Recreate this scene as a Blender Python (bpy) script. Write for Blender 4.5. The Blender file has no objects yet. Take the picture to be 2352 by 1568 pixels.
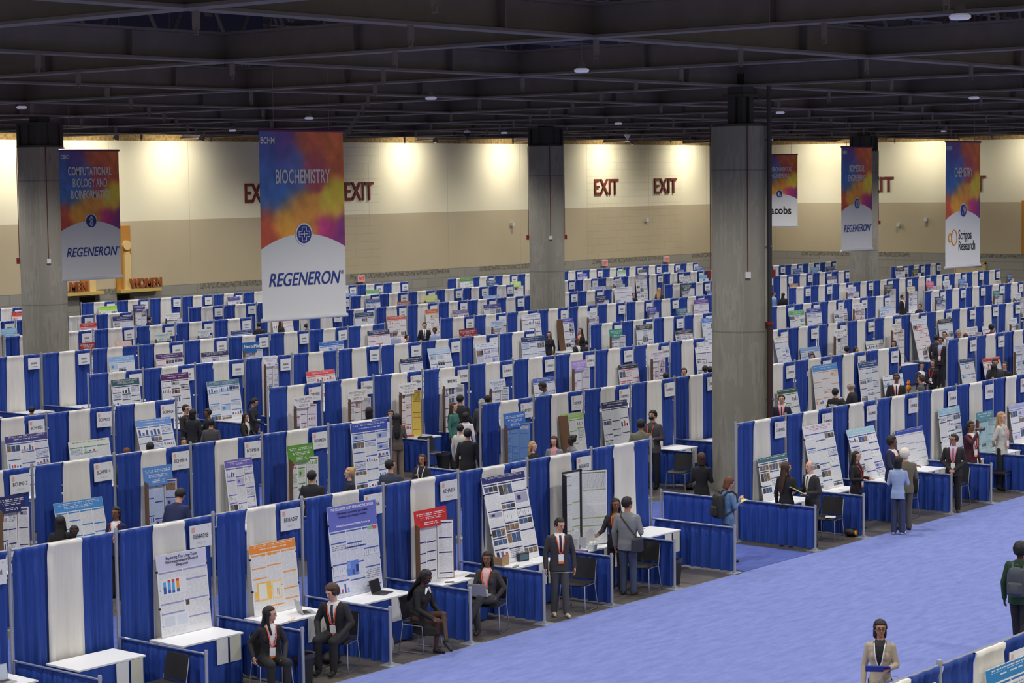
import bpy, bmesh, math, random, numpy as np
from mathutils import Vector, Matrix, noise
from mathutils.bvhtree import BVHTree
PI = math.pi
S = bpy.context.scene
COL = S.collection

# ---------------------------------------------------------------- camera
F, YAW, PITCH, ROLL = 4844.5, 0.87769, 0.076101, -0.012769
CAM = Vector((-17.741, -23.828, 7.4223))
fwd = Vector((math.sin(YAW)*math.cos(PITCH), math.cos(YAW)*math.cos(PITCH), -math.sin(PITCH)))
rt0 = Vector((math.cos(YAW), -math.sin(YAW), 0)); up0 = rt0.cross(fwd)
RT = rt0*math.cos(ROLL) + up0*math.sin(ROLL)
UP = -rt0*math.sin(ROLL) + up0*math.cos(ROLL)
cd = bpy.data.cameras.new('camera'); cam = bpy.data.objects.new('camera', cd); COL.objects.link(cam)
cam.matrix_world = Matrix(((RT.x, UP.x, -fwd.x, CAM.x), (RT.y, UP.y, -fwd.y, CAM.y), (RT.z, UP.z, -fwd.z, CAM.z), (0, 0, 0, 1)))
cd.sensor_width = 36; cd.lens = F/2352*36; cd.clip_end = 500; cd.clip_start = .5
S.camera = cam

# ---------------------------------------------------------------- world and exposure
W = bpy.data.worlds.new('hall_air'); S.world = W; W.use_nodes = True  # even ambient fill from all sides, added to brighten the hall
W.node_tree.nodes['Background'].inputs[0].default_value = (1, .965, .90, 1)
W.node_tree.nodes['Background'].inputs[1].default_value = .78
S.view_settings.view_transform = 'Standard'; S.view_settings.look = 'None'
S.view_settings.exposure = 0.0; S.view_settings.gamma = 1

# ---------------------------------------------------------------- hall lights
HALL_W = 285; WASH_W = 640
def lamp(name, kind, loc, watts, col=(1, .97, .93), **k):
    l = bpy.data.lights.new(name, kind); l.energy = watts; l.color = col
    for a, b in k.items(): setattr(l, a, b)
    o = bpy.data.objects.new(name, l); o.location = loc; COL.objects.link(o); return o
BX = [24.1 + 8.13*k for k in range(-5, 9)]; BY = [3.9 + 8.13*k for k in range(-4, 6)]
for i, x in enumerate(BX):
    for j, y in enumerate(BY):
        if y > 40 or x > 84: continue
        lamp('high_bay_lamp', 'SPOT', (x+4.06, y+4.06, 9.35), HALL_W*4, spot_size=2.5, spot_blend=.6, shadow_soft_size=.35)
    if x < 90: lamp('high_bay_lamp', 'SPOT', (x+2.5, 45.6, 9.35), HALL_W*3.2, spot_size=2.7, spot_blend=.8, shadow_soft_size=.35)  # extra row off the bay grid, added to brighten the back wall
WASH = [38.4, 42.6, 47.6, 63.6, 71.6, 80.6, 89.0]
for x in WASH:
    o = lamp('wall_wash_lamp', 'SPOT', (x, 48.7, 9.4), WASH_W, (1, .95, .82), spot_size=2.5, spot_blend=1, shadow_soft_size=.1)
    o.rotation_euler = (math.radians(58), 0, 0)
for y in (45, 38, 30.5, 23):
    o = lamp('wall_wash_lamp', 'SPOT', (93.2, y, 9.4), WASH_W*.8, (1, .95, .82), spot_size=2.5, spot_blend=1, shadow_soft_size=.1)
    o.rotation_euler = (0, math.radians(-62), 0)

# ---------------------------------------------------------------- pixels of the 2352 x 1568 photo to places
def ray(px, py): return fwd + RT*((px-1176)/F) - UP*((py-784)/F)
def at_z(px, py, z=0):
    v = ray(px, py); t = (z-CAM.z)/v.z; return CAM + v*t
def at_y(px, py, y):
    v = ray(px, py); t = (y-CAM.y)/v.y; return CAM + v*t
def px_of(x, y, z):
    v = Vector((x, y, z))-CAM; d = v.dot(fwd); return 1176+F*v.dot(RT)/d, 784-F*v.dot(UP)/d

# ---------------------------------------------------------------- materials
def lin(c):
    return tuple(((v/255)/12.92 if v/255 <= .04045 else ((v/255+.055)/1.055)**2.4) for v in c)
MC = {}
def mat(name, c, rough=.6, metal=0, spec=.4, noise_s=0, noise_a=.12, emit=0, bump=0, stretch=None, coat=0):
    key = name
    if key in MC: return MC[key]
    m = bpy.data.materials.new(name); m.use_nodes = True; nt = m.node_tree; b = nt.nodes['Principled BSDF']
    L = lin(c); b.inputs['Base Color'].default_value = (*L, 1); b.inputs['Roughness'].default_value = rough
    b.inputs['Metallic'].default_value = metal; b.inputs['Specular IOR Level'].default_value = spec
    if coat: b.inputs['Coat Weight'].default_value = coat
    if emit:
        b.inputs['Emission Color'].default_value = (*L, 1); b.inputs['Emission Strength'].default_value = emit
    if noise_s:
        tc = nt.nodes.new('ShaderNodeTexCoord'); mp = nt.nodes.new('ShaderNodeMapping'); n = nt.nodes.new('ShaderNodeTexNoise')
        if stretch: mp.inputs['Scale'].default_value = stretch
        n.inputs['Scale'].default_value = noise_s; n.inputs['Detail'].default_value = 4
        r = nt.nodes.new('ShaderNodeMapRange'); r.inputs['From Min'].default_value = .3; r.inputs['From Max'].default_value = .7
        r.inputs['To Min'].default_value = 1-noise_a; r.inputs['To Max'].default_value = 1+noise_a
        mx = nt.nodes.new('ShaderNodeMix'); mx.data_type = 'RGBA'; mx.blend_type = 'MULTIPLY'; mx.inputs[0].default_value = 1
        mx.inputs[6].default_value = (*L, 1)
        k = nt.links.new
        k(tc.outputs['Object'], mp.inputs[0]); k(mp.outputs[0], n.inputs['Vector']); k(n.outputs[0], r.inputs[0])
        k(r.outputs[0], mx.inputs[7]); k(mx.outputs[2], b.inputs['Base Color'])
        if bump:
            bp = nt.nodes.new('ShaderNodeBump'); bp.inputs['Strength'].default_value = bump; bp.inputs['Distance'].default_value = .02
            k(n.outputs[0], bp.inputs['Height']); k(bp.outputs[0], b.inputs['Normal'])
    MC[key] = m; return m
def cm(c, kind='paint', rough=.6):            # a plain colour, named after its kind
    c = tuple(int(v) for v in c)
    return mat('%s_%d_%d_%d' % (kind, *c), c, rough)
def ink(paper, inkc, dens=.5, pitch=.016, name='print'):   # printed lines of text too small to read
    key = '%s_%s_%s' % (name, '_'.join(map(str, paper)), '_'.join(map(str, inkc)))
    if key in MC: return MC[key]
    m = bpy.data.materials.new(key); m.use_nodes = True; nt = m.node_tree; b = nt.nodes['Principled BSDF']; k = nt.links.new
    b.inputs['Roughness'].default_value = .5
    tc = nt.nodes.new('ShaderNodeTexCoord'); sp = nt.nodes.new('ShaderNodeSeparateXYZ'); k(tc.outputs['Object'], sp.inputs[0])
    def mth(op, a, b_=None):
        n = nt.nodes.new('ShaderNodeMath'); n.operation = op
        for i, v in enumerate((a, b_)):
            if v is None: continue
            if isinstance(v, (int, float)): n.inputs[i].default_value = v
            else: k(v, n.inputs[i])
        return n.outputs[0]
    row = mth('DIVIDE', sp.outputs['Z'], pitch)
    line = mth('GREATER_THAN', mth('FRACT', row), .5)
    cb = nt.nodes.new('ShaderNodeCombineXYZ'); k(mth('MULTIPLY', sp.outputs['X'], 1/pitch*.75), cb.inputs[0]); k(mth('MULTIPLY', mth('FLOOR', row), 7.3), cb.inputs[2])
    n = nt.nodes.new('ShaderNodeTexNoise'); n.inputs['Scale'].default_value = 1; n.inputs['Detail'].default_value = 1; k(cb.outputs[0], n.inputs['Vector'])
    word = mth('GREATER_THAN', n.outputs[0], .44)
    mx = nt.nodes.new('ShaderNodeMix'); mx.data_type = 'RGBA'
    k(mth('MULTIPLY', mth('MULTIPLY', line, word), dens), mx.inputs[0])
    mx.inputs[6].default_value = (*lin(paper), 1); mx.inputs[7].default_value = (*lin(inkc), 1)
    k(mx.outputs[2], b.inputs['Base Color']); MC[key] = m; return m

M_BLUE = mat('royal_blue_drape', (37, 69, 152), .58, spec=.35, noise_s=9, noise_a=.16, stretch=(6, 6, .35))
M_WHITE = mat('off_white_drape', (222, 219, 212), .8, spec=.2, noise_s=7, noise_a=.03, stretch=(6, 6, .35))
M_ALU = mat('brushed_aluminium', (176, 180, 188), .4, metal=.55, spec=.5)
M_STEEL = mat('chrome_steel', (190, 192, 196), .22, metal=.9)
M_BLK = mat('black_plastic', (34, 34, 36), .5)
M_TABLE = mat('white_table_vinyl', (232, 233, 236), .45)
M_BOARD = mat('white_poster_board', (226, 227, 231), .6)
M_BROWN = mat('brown_cardboard', (112, 84, 60), .8)
M_SIGN = mat('white_sign_card', (226, 228, 231), .6)
M_INK = mat('black_ink', (38, 38, 42), .6)
M_DARKPANEL = mat('dark_edge_board', (40, 38, 44), .6)

# ---------------------------------------------------------------- mesh tools
class MB:
    def __init__(s): s.v = []; s.f = []; s.m = []; s.mats = []
    def mi(s, m):
        if m not in s.mats: s.mats.append(m)
        return s.mats.index(m)
    def add(s, vs, fs, m, X=None):
        o = len(s.v); i = s.mi(m)
        if X is not None: vs = [X @ Vector(v) for v in vs]
        s.v += [tuple(v) for v in vs]; s.f += [tuple(a+o for a in f) for f in fs]; s.m += [i]*len(fs)
    def box(s, x0, x1, y0, y1, z0, z1, m, X=None):
        s.add([(x0, y0, z0), (x1, y0, z0), (x1, y1, z0), (x0, y1, z0), (x0, y0, z1), (x1, y0, z1), (x1, y1, z1), (x0, y1, z1)],
              [(0, 3, 2, 1), (4, 5, 6, 7), (0, 1, 5, 4), (1, 2, 6, 5), (2, 3, 7, 6), (3, 0, 4, 7)], m, X)
    def tube(s, pts, r, m, n=8, X=None, cap=True):      # r: number or a list, pts: a path
        pts = [Vector(p) for p in pts]; rs = r if isinstance(r, (list, tuple)) else [r]*len(pts)
        vs = []; fs = []; ref = None
        for i, p in enumerate(pts):
            d = (pts[min(i+1, len(pts)-1)]-pts[max(i-1, 0)]).normalized()
            if ref is None: ref = Vector((0, 0, 1)) if abs(d.z) < .9 else Vector((1, 0, 0))
            a = d.cross(ref).normalized(); b = a.cross(d).normalized(); ref = b
            for j in range(n):
                t = 2*PI*j/n; vs.append(p+a*(rs[i]*math.cos(t))+b*(rs[i]*math.sin(t)))
        for i in range(len(pts)-1):
            for j in range(n):
                k = (j+1) % n; fs.append((i*n+j, (i+1)*n+j, (i+1)*n+k, i*n+k))
        if cap: fs += [tuple(range(n)), tuple(range((len(pts)-1)*n, len(pts)*n))[::-1]]
        s.add(vs, fs, m, X)
    def capsule(s, a, b, ra, rb, m, n=12, X=None):
        a = Vector(a); b = Vector(b); d = b-a; L = d.length or 1e-4; u = d/L if L > 1e-4 else Vector((0, 0, 1))
        P = []; R = []
        for t in (80, 50, 22): P.append(a-u*ra*math.sin(math.radians(t))); R.append(ra*math.cos(math.radians(t)))
        P.append(a); R.append(ra); P.append(b); R.append(rb)
        for t in (22, 50, 80): P.append(b+u*rb*math.sin(math.radians(t))); R.append(rb*math.cos(math.radians(t)))
        s.tube(P, R, m, n, X)
    def ball(s, c, r, m, X=None, nu=16, nv=10, fn=None):
        c = Vector(c); vs = []; fs = []
        for i in range(nv+1):
            th = PI*i/nv
            for j in range(nu):
                ph = 2*PI*j/nu; d = Vector((math.sin(th)*math.cos(ph), math.sin(th)*math.sin(ph), math.cos(th)))
                q = fn(d) if fn else 1
                vs.append(c+Vector((d.x*r[0]*q, d.y*r[1]*q, d.z*r[2]*q)))
        for i in range(nv):
            for j in range(nu):
                k = (j+1) % nu; fs.append((i*nu+j, (i+1)*nu+j, (i+1)*nu+k, i*nu+k))
        s.add(vs, fs, m, X)
    def rings(s, R, m, n=20, X=None, e=2.3):            # stacked superellipses (z, rx, ry, yoff)
        vs = []; fs = []
        for r in R:
            z, rx, ry = r[:3]; yo = r[3] if len(r) > 3 else 0; xo = r[4] if len(r) > 4 else 0
            for j in range(n):
                t = 2*PI*j/n; c, q = math.cos(t), math.sin(t)
                vs.append((xo+rx*math.copysign(abs(c)**(2/e), c), yo+ry*math.copysign(abs(q)**(2/e), q), z))
        k = len(R)
        for i in range(k-1):
            for j in range(n):
                h = (j+1) % n; fs.append((i*n+j, i*n+h, (i+1)*n+h, (i+1)*n+j))
        fs += [tuple(range(n))[::-1], tuple(range((k-1)*n, k*n))]
        s.add(vs, fs, m, X)
    def mesh(s, name, smooth=True):
        me = bpy.data.meshes.new(name); me.from_pydata(s.v, [], s.f)
        for m in s.mats: me.materials.append(m)
        me.polygons.foreach_set('material_index', s.m)
        if smooth:
            me.polygons.foreach_set('use_smooth', [True]*len(s.f)); me.set_sharp_from_angle(angle=math.radians(38))
        me.update(); return me
def link(name, me, parent=None, loc=None, rot=None):
    o = bpy.data.objects.new(name, me); COL.objects.link(o)
    if parent: o.parent = parent
    if loc is not None: o.location = loc
    if rot is not None: o.rotation_euler = rot
    return o
def thing(name, label, cat, loc=(0, 0, 0), rz=0, group=None, me=None):
    o = link(name, me, None, loc, (0, 0, rz)); o['label'] = label; o['category'] = cat
    if group: o['group'] = group
    return o
def body(o, me):          # gives a so far empty thing its own mesh
    n = bpy.data.objects.new('tmp', me); COL.objects.link(n); n.location = o.location; n.rotation_euler = o.rotation_euler; n.scale = o.scale
    for k in o.keys(): n[k] = o[k]
    nm = o.name; bpy.data.objects.remove(o); n.name = nm; return n
def struct(name, me, loc=(0, 0, 0)):
    o = link(name, me, None, loc); o['kind'] = 'structure'; return o
def one(fn, *a, smooth=True, **k):
    b = MB(); fn(b, *a, **k); return b.mesh('shape', smooth)
def box_me(x0, x1, y0, y1, z0, z1, m):
    b = MB(); b.box(x0, x1, y0, y1, z0, z1, m); return b.mesh('box', False)
TC = {}
def text_me(s, size, m, w=1.0, ext=.003, shear=0, align='CENTER', bold=0, ls=1.0):
    key = (s, size, m.name, w, ext, shear, align, bold, ls)
    if key in TC: return TC[key]
    c = bpy.data.curves.new('lettering', 'FONT'); c.body = s; c.size = size; c.extrude = ext; c.shear = shear; c.offset = bold
    c.align_x = align; c.align_y = 'CENTER'; c.space_line = ls; c.resolution_u = 3
    o = bpy.data.objects.new('lettering', c); COL.objects.link(o)
    dg = bpy.context.evaluated_depsgraph_get(); me = bpy.data.meshes.new_from_object(o.evaluated_get(dg))
    bpy.data.objects.remove(o); bpy.data.curves.remove(c)
    me.transform(Matrix.Rotation(PI/2, 4, 'X') @ Matrix.Diagonal((w, 1, 1, 1)))   # stands up in the XZ plane, reads from -Y
    me.materials.clear(); me.materials.append(m); TC[key] = me; return me
ORD = ['first', 'second', 'third', 'fourth', 'fifth', 'sixth', 'seventh', 'eighth', 'ninth', 'tenth', 'eleventh', 'twelfth', 'thirteenth', 'fourteenth']
# ================================================================ SETTING
def tex_mat(name, build, rough=.7, spec=.3):
    m = bpy.data.materials.new(name); m.use_nodes = True; nt = m.node_tree; b = nt.nodes['Principled BSDF']
    b.inputs['Roughness'].default_value = rough; b.inputs['Specular IOR Level'].default_value = spec
    tc = nt.nodes.new('ShaderNodeTexCoord'); build(nt, nt.links.new, tc.outputs['Object'], b); return m
def nd(nt, t, **k):
    n = nt.nodes.new(t)
    for a, v in k.items():
        if isinstance(a, str) and a in n.inputs: n.inputs[a].default_value = v
        else: setattr(n, a, v)
    return n
def ramp(nt, fac, stops):
    r = nt.nodes.new('ShaderNodeValToRGB'); e = r.color_ramp.elements
    e[0].position, e[0].color = stops[0][0], (*lin(stops[0][1]), 1); e[1].position, e[1].color = stops[-1][0], (*lin(stops[-1][1]), 1)
    for p, c in stops[1:-1]:
        q = e.new(p); q.color = (*lin(c), 1)
    nt.links.new(fac, r.inputs[0]); return r.outputs[0]
def carpet_mat(name, c0, c1, c2):
    def b(nt, k, co, bs):
        mp = nd(nt, 'ShaderNodeMapping'); mp.inputs['Scale'].default_value = (1.0, 3.2, 1); k(co, mp.inputs[0])
        n = nd(nt, 'ShaderNodeTexNoise'); n.inputs['Scale'].default_value = 2.2; n.inputs['Detail'].default_value = 9; n.inputs['Roughness'].default_value = .65
        k(mp.outputs[0], n.inputs['Vector'])
        c = ramp(nt, n.outputs[0], [(.28, c0), (.5, c1), (.74, c2)])
        n2 = nd(nt, 'ShaderNodeTexNoise'); n2.inputs['Scale'].default_value = 60; n2.inputs['Detail'].default_value = 2; k(co, n2.inputs['Vector'])
        r = nd(nt, 'ShaderNodeMapRange'); r.inputs[3].default_value = .9; r.inputs[4].default_value = 1.1; k(n2.outputs[0], r.inputs[0])
        mx = nd(nt, 'ShaderNodeMix', data_type='RGBA', blend_type='MULTIPLY'); mx.inputs[0].default_value = 1
        k(c, mx.inputs[6]); k(r.outputs[0], mx.inputs[7])
        sp = nd(nt, 'ShaderNodeSeparateXYZ'); k(co, sp.inputs[0])      # widths of carpet laid side by side, each a touch different
        dv = nd(nt, 'ShaderNodeMath', operation='DIVIDE'); k(sp.outputs[1], dv.inputs[0]); dv.inputs[1].default_value = 3.05
        fl = nd(nt, 'ShaderNodeMath', operation='FLOOR'); k(dv.outputs[0], fl.inputs[0])
        wn = nd(nt, 'ShaderNodeTexWhiteNoise', noise_dimensions='1D'); k(fl.outputs[0], wn.inputs['W'])
        r2 = nd(nt, 'ShaderNodeMapRange'); r2.inputs[3].default_value = .95; r2.inputs[4].default_value = 1.05; k(wn.outputs[0], r2.inputs[0])
        m3 = nd(nt, 'ShaderNodeMix', data_type='RGBA', blend_type='MULTIPLY'); m3.inputs[0].default_value = 1; k(mx.outputs[2], m3.inputs[6]); k(r2.outputs[0], m3.inputs[7])
        k(m3.outputs[2], bs.inputs['Base Color'])
    return tex_mat(name, b, .95, .05)
M_CARPET = carpet_mat('light_blue_aisle_carpet', (110, 121, 180), (121, 133, 192), (132, 144, 203))
M_CARPET2 = carpet_mat('blue_cross_aisle_carpet', (76, 88, 152), (85, 98, 163), (93, 106, 172))  # duller sheen and shading of these strips is put into the colour
def conc_floor(nt, k, co, bs):
    n = nd(nt, 'ShaderNodeTexNoise'); n.inputs['Scale'].default_value = .9; n.inputs['Detail'].default_value = 8; k(co, n.inputs['Vector'])
    c = ramp(nt, n.outputs[0], [(.3, (74, 69, 64)), (.5, (90, 85, 79)), (.7, (108, 103, 96))]); k(c, bs.inputs['Base Color'])
M_FLOOR = tex_mat('sealed_concrete_floor', conc_floor, .38, .45)
def col_conc(nt, k, co, bs):
    mp = nd(nt, 'ShaderNodeMapping'); mp.inputs['Scale'].default_value = (9, 9, .5); k(co, mp.inputs[0])
    n = nd(nt, 'ShaderNodeTexNoise'); n.inputs['Scale'].default_value = 1; n.inputs['Detail'].default_value = 7; k(mp.outputs[0], n.inputs['Vector'])
    n2 = nd(nt, 'ShaderNodeTexNoise'); n2.inputs['Scale'].default_value = .9; n2.inputs['Detail'].default_value = 6; k(co, n2.inputs['Vector'])
    mm = nd(nt, 'ShaderNodeMath', operation='ADD'); k(n.outputs[0], mm.inputs[0]); k(n2.outputs[0], mm.inputs[1])
    c = ramp(nt, mm.outputs[0], [(.7, (122, 119, 109)), (1.0, (136, 133, 122)), (1.3, (148, 145, 134))])
    sp = nd(nt, 'ShaderNodeSeparateXYZ'); k(co, sp.inputs[0])      # formwork joints
    md = nd(nt, 'ShaderNodeMath', operation='PINGPONG'); k(sp.outputs[2], md.inputs[0]); md.inputs[1].default_value = 1.9
    lt = nd(nt, 'ShaderNodeMath', operation='LESS_THAN'); k(md.outputs[0], lt.inputs[0]); lt.inputs[1].default_value = .02
    mx = nd(nt, 'ShaderNodeMix', data_type='RGBA'); ml = nd(nt, 'ShaderNodeMath', operation='MULTIPLY'); k(lt.outputs[0], ml.inputs[0]); ml.inputs[1].default_value = .4
    k(ml.outputs[0], mx.inputs[0]); k(c, mx.inputs[6]); mx.inputs[7].default_value = (*lin((70, 68, 62)), 1)
    k(mx.outputs[2], bs.inputs['Base Color'])
M_COL = tex_mat('board_formed_concrete', col_conc, .85, .25)
ZT, ZM, ZS = 9.45, 5.8, 2.78      # top of the cream paint, cream / tan line, top of the stone band
def wall_mat(name, ax, blocks):
    def b(nt, k, co, bs):
        sp = nd(nt, 'ShaderNodeSeparateXYZ'); k(co, sp.inputs[0]); u, z = sp.outputs[ax], sp.outputs[2]
        def m(op, a, b_=None, c_=None):
            n = nd(nt, 'ShaderNodeMath', operation=op)
            for i, v in enumerate((a, b_, c_)):
                if v is None: continue
                if isinstance(v, (int, float)): n.inputs[i].default_value = v
                else: k(v, n.inputs[i])
            return n.outputs[0]
        def mix(f, a, b_):
            n = nd(nt, 'ShaderNodeMix', data_type='RGBA'); k(f, n.inputs[0])
            for i, v in ((6, a), (7, b_)):
                if isinstance(v, tuple): n.inputs[i].default_value = (*lin(v), 1)
                else: k(v, n.inputs[i])
            return n.outputs[2]
        cb = nd(nt, 'ShaderNodeCombineXYZ'); k(u, cb.inputs[0]); k(z, cb.inputs[1])
        n = nd(nt, 'ShaderNodeTexNoise'); n.inputs['Scale'].default_value = .35; n.inputs['Detail'].default_value = 4; k(co, n.inputs['Vector'])
        cream = ramp(nt, n.outputs[0], [(.3, (230, 221, 190)), (.7, (236, 228, 200))])
        tan = ramp(nt, n.outputs[0], [(.3, (188, 174, 144)), (.7, (196, 181, 150))])
        c = mix(m('GREATER_THAN', z, ZM), tan, cream)
        br = nd(nt, 'ShaderNodeTexBrick'); br.inputs['Scale'].default_value = 1; br.inputs['Brick Width'].default_value = 1.2; br.inputs['Row Height'].default_value = .4
        br.inputs['Mortar Size'].default_value = .014; br.inputs['Color1'].default_value = (1, 1, 1, 1); br.inputs['Color2'].default_value = (.96, .96, .96, 1); br.inputs['Mortar'].default_value = (.74, .72, .68, 1)
        k(cb.outputs[0], br.inputs['Vector'])
        z1 = None
        for a0, a1 in blocks:
            w = m('MULTIPLY', m('GREATER_THAN', u, a0), m('LESS_THAN', u, a1)); z1 = w if z1 is None else m('MAXIMUM', z1, w)
        mb = nd(nt, 'ShaderNodeMix', data_type='RGBA', blend_type='MULTIPLY'); k(c, mb.inputs[6]); k(br.outputs[0], mb.inputs[7])
        if z1 is not None: k(m('MULTIPLY', z1, .6), mb.inputs[0])
        else: mb.inputs[0].default_value = 0
        c = mb.outputs[2]
        pj = m('LESS_THAN', m('FRACT', m('DIVIDE', u, 6.1)), .006)      # panel joints
        c = mix(m('MULTIPLY', pj, .35), c, (150, 138, 108))
        b2 = nd(nt, 'ShaderNodeTexBrick'); b2.inputs['Scale'].default_value = 1; b2.inputs['Brick Width'].default_value = 1.2; b2.inputs['Row Height'].default_value = .46
        b2.inputs['Mortar Size'].default_value = .012; b2.inputs['Color1'].default_value = (*lin((158, 154, 144)), 1); b2.inputs['Color2'].default_value = (*lin((150, 146, 136)), 1); b2.inputs['Mortar'].default_value = (*lin((124, 120, 112)), 1)
        k(cb.outputs[0], b2.inputs['Vector'])
        rough = nd(nt, 'ShaderNodeTexNoise'); rough.inputs['Scale'].default_value = 7; rough.inputs['Detail'].default_value = 8; k(co, rough.inputs['Vector'])
        rk = ramp(nt, rough.outputs[0], [(.35, (96, 92, 82)), (.65, (156, 150, 136))])
        cap = m('MULTIPLY', m('GREATER_THAN', z, ZS-.27), m('GREATER_THAN', m('SINE', m('MULTIPLY', u, .62)), -.72))
        st = mix(cap, b2.outputs[0], rk)
        c = mix(m('GREATER_THAN', z, ZS), st, c)
        rt = ramp(nt, rough.outputs[0], [(.35, (122, 98, 58)), (.65, (170, 140, 88))])
        c = mix(m('GREATER_THAN', z, ZT), c, rt)
        k(c, bs.inputs['Base Color'])
    return tex_mat(name, b, .8, .2)
YW, XW = 51.0, 96.0
struct('floor', box_me(-40, XW+.3, -45, YW+.3, -.2, 0, M_FLOOR))
o = thing('aisle_carpet', 'light blue carpet running down the wide main aisle', 'carpet', me=box_me(-30, 93, -11.7, -2.02, 0.001, .012, M_CARPET))
thing('carpet_tape', 'beige tape along the edge of the main aisle carpet', 'tape', me=box_me(-30, 15.3, -2.018, -1.985, 0, .004, mat('beige_tape', (150, 142, 116), .6)))
XA = ((15.35, 17.75), (37.2, 39.6), (61, 63.3))
for r, (x0, x1) in enumerate(XA):
    thing('aisle_carpet', ['darker blue carpet of the cross aisle left of the big pillar', 'darker blue carpet of the cross aisle between second and third block', 'darker blue carpet of the farthest cross aisle'][r],
          'carpet', me=box_me(x0, x1, -2.0, 49, 0.001, .012, M_CARPET2))
for r in range(7):
    b = MB(); e = [-5] + [v for p in XA for v in p] + [90]
    for q in range(0, 8, 2):
        if r == 0 and q == 2: b.box(e[2]+.02, 23.0, 2.4, 4.45, .001, .010, M_CARPET2); b.box(25.5, e[3]-.02, 2.4, 4.45, .001, .010, M_CARPET2)
        elif r == 3 and q == 4 or r == 3 and q == 2 or r == 3 and q == 6: b.box(e[q]+.02, e[q+1]-.02, 6.86*r+2.4, 6.86*r+4.45, .001, .010, M_CARPET2)
        else: b.box(e[q]+.02, e[q+1]-.02, 6.86*r+2.4, 6.86*r+4.45, .001, .010, M_CARPET2)
    thing('aisle_carpet', 'dark blue carpet strips between the %s and %s drape rows' % (ORD[r], ORD[r+1]), 'carpet', me=b.mesh('strip', False))
wb = MB(); wm = wall_mat('painted_hall_wall', 0, [(54.5, 61.8), (79.3, 88.8)])
# wall with two restroom openings
def wall_x(b, x0, x1, z0, z1): b.box(x0, x1, YW, YW+.3, z0, z1, wm)
op = [(42.2, 43.35), (44.35, 45.35)]
wall_x(wb, -40, op[0][0], 0, 13.2); wall_x(wb, op[0][1], op[1][0], 0, 13.2); wall_x(wb, op[1][1], XW+.3, 0, 13.2)
for a in op: wall_x(wb, a[0], a[1], 2.5, 13.2)
struct('wall_back', wb.mesh('wall', False))
M_DARKROOM = mat('unlit_recess_paint', (70, 62, 52), .8)  # gloom inside the openings is put into this dark colour
for a in op:
    b = MB(); b.box(a[0]-.2, a[1]+.2, YW+2, YW+2.1, 0, 2.6, M_DARKROOM); b.box(a[0]-.2, a[0]-.1, YW+.3, YW+2, 0, 2.6, M_DARKROOM); b.box(a[1]+.1, a[1]+.2, YW+.3, YW+2, 0, 2.6, M_DARKROOM)
    b.box(a[0]-.2, a[1]+.2, YW+.3, YW+2.1, 2.6, 2.7, M_DARKROOM); struct('wall_recess', b.mesh('recess', False))
wb = MB(); wb.box(XW, XW+.3, -45, YW, 0, 13.2, wall_mat('painted_side_wall', 1, [])); struct('wall_right', wb.mesh('wall', False))
M_STEELDK = mat('dark_painted_steel', (104, 96, 97), .55, spec=.45, noise_s=2.5, noise_a=.10)
M_DECK = mat('dark_roof_deck', (84, 78, 80), .8)
struct("ceiling", box_me(-40, XW+.3, -45, YW+.3, 13.2, 13.4, M_DECK))
ZB = 9.55
def ibeam(b, p0, p1, z, d=.52, w=.34, t=.045, web=.02):
    p0 = Vector((*p0, 0)); p1 = Vector((*p1, 0)); L = (p1-p0).length; a = math.atan2(p1.y-p0.y, p1.x-p0.x)
    X = Matrix.Translation((p0.x, p0.y, z)) @ Matrix.Rotation(a, 4, 'Z')
    b.box(0, L, -w/2, w/2, 0, t, M_STEELDK, X); b.box(0, L, -w/2, w/2, d-t, d, M_STEELDK, X); b.box(0, L, -web/2, web/2, t, d-t, M_STEELDK, X)
    n = int(L/2.03)
    for i in range(n): b.box(i*2.03, i*2.03+.015, -w/2, w/2, t, d-t, M_STEELDK, X) if i % 4 == 0 else None
for k in range(-6, 10):
    x = 24.1+8.13*k
    if x < XW-1 and x > -30: b = MB(); ibeam(b, (x, -40), (x, YW), ZB); struct('trim_beam_cross', b.mesh('beam', False))
for k in range(-4, 7):
    y = 3.9+8.13*k
    if y < YW: b = MB(); ibeam(b, (-35, y), (XW, y), ZB+.001); struct('trim_beam_long', b.mesh('beam', False))
# upper purlins, ducts and bracing in the dark above the beams
for k in range(34):
    y = -30+2.45*k
    if y < YW: b = MB(); ibeam(b, (-35, y), (XW, y), 12.3, .5, .18); struct('trim_purlin', b.mesh('beam', False))
M_DUCT = mat('grey_blue_duct', (70, 70, 92), .6)
rng = random.Random(5)
for i, (x0, y, L, w, z) in enumerate([(2, 1.2, 9, 1.0, 10.9), (12, -2.5, 7, .8, 11.2), (20, 9, 12, 1.1, 10.8), (9, 14, 9, .9, 11), (34, -1, 10, 1.0, 11), (30, 17.5, 12, .9, 11), (45, 8, 11, 1, 11), (52, 22, 12, 1, 11), (8, 26, 10, 1, 11), (-4, 8, 8, 1, 11)]):
    b = MB(); b.box(x0, x0+L, y-w/2, y+w/2, z, z+.6, M_DUCT)
    for q in range(int(L/1.5)): b.box(x0+q*1.5, x0+q*1.5+.04, y-w/2-.02, y+w/2+.02, z-.02, z+.62, M_STEELDK)
    b.box(x0+1, x0+1.03, y-.02, y+.02, z+.6, 13.19, M_STEELDK); b.box(x0+L-1, x0+L-.97, y-.02, y+.02, z+.6, 13.19, M_STEELDK)
    b.box(x0+2, x0+2.5, y-w/2-.6, y-w/2, z+.1, z+.5, M_DUCT)
    thing('air_duct', 'rectangular grey duct hung above the ceiling beams, %s from the front' % ORD[i], 'duct', me=b.mesh('duct', False), group='ceiling ducts')
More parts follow.
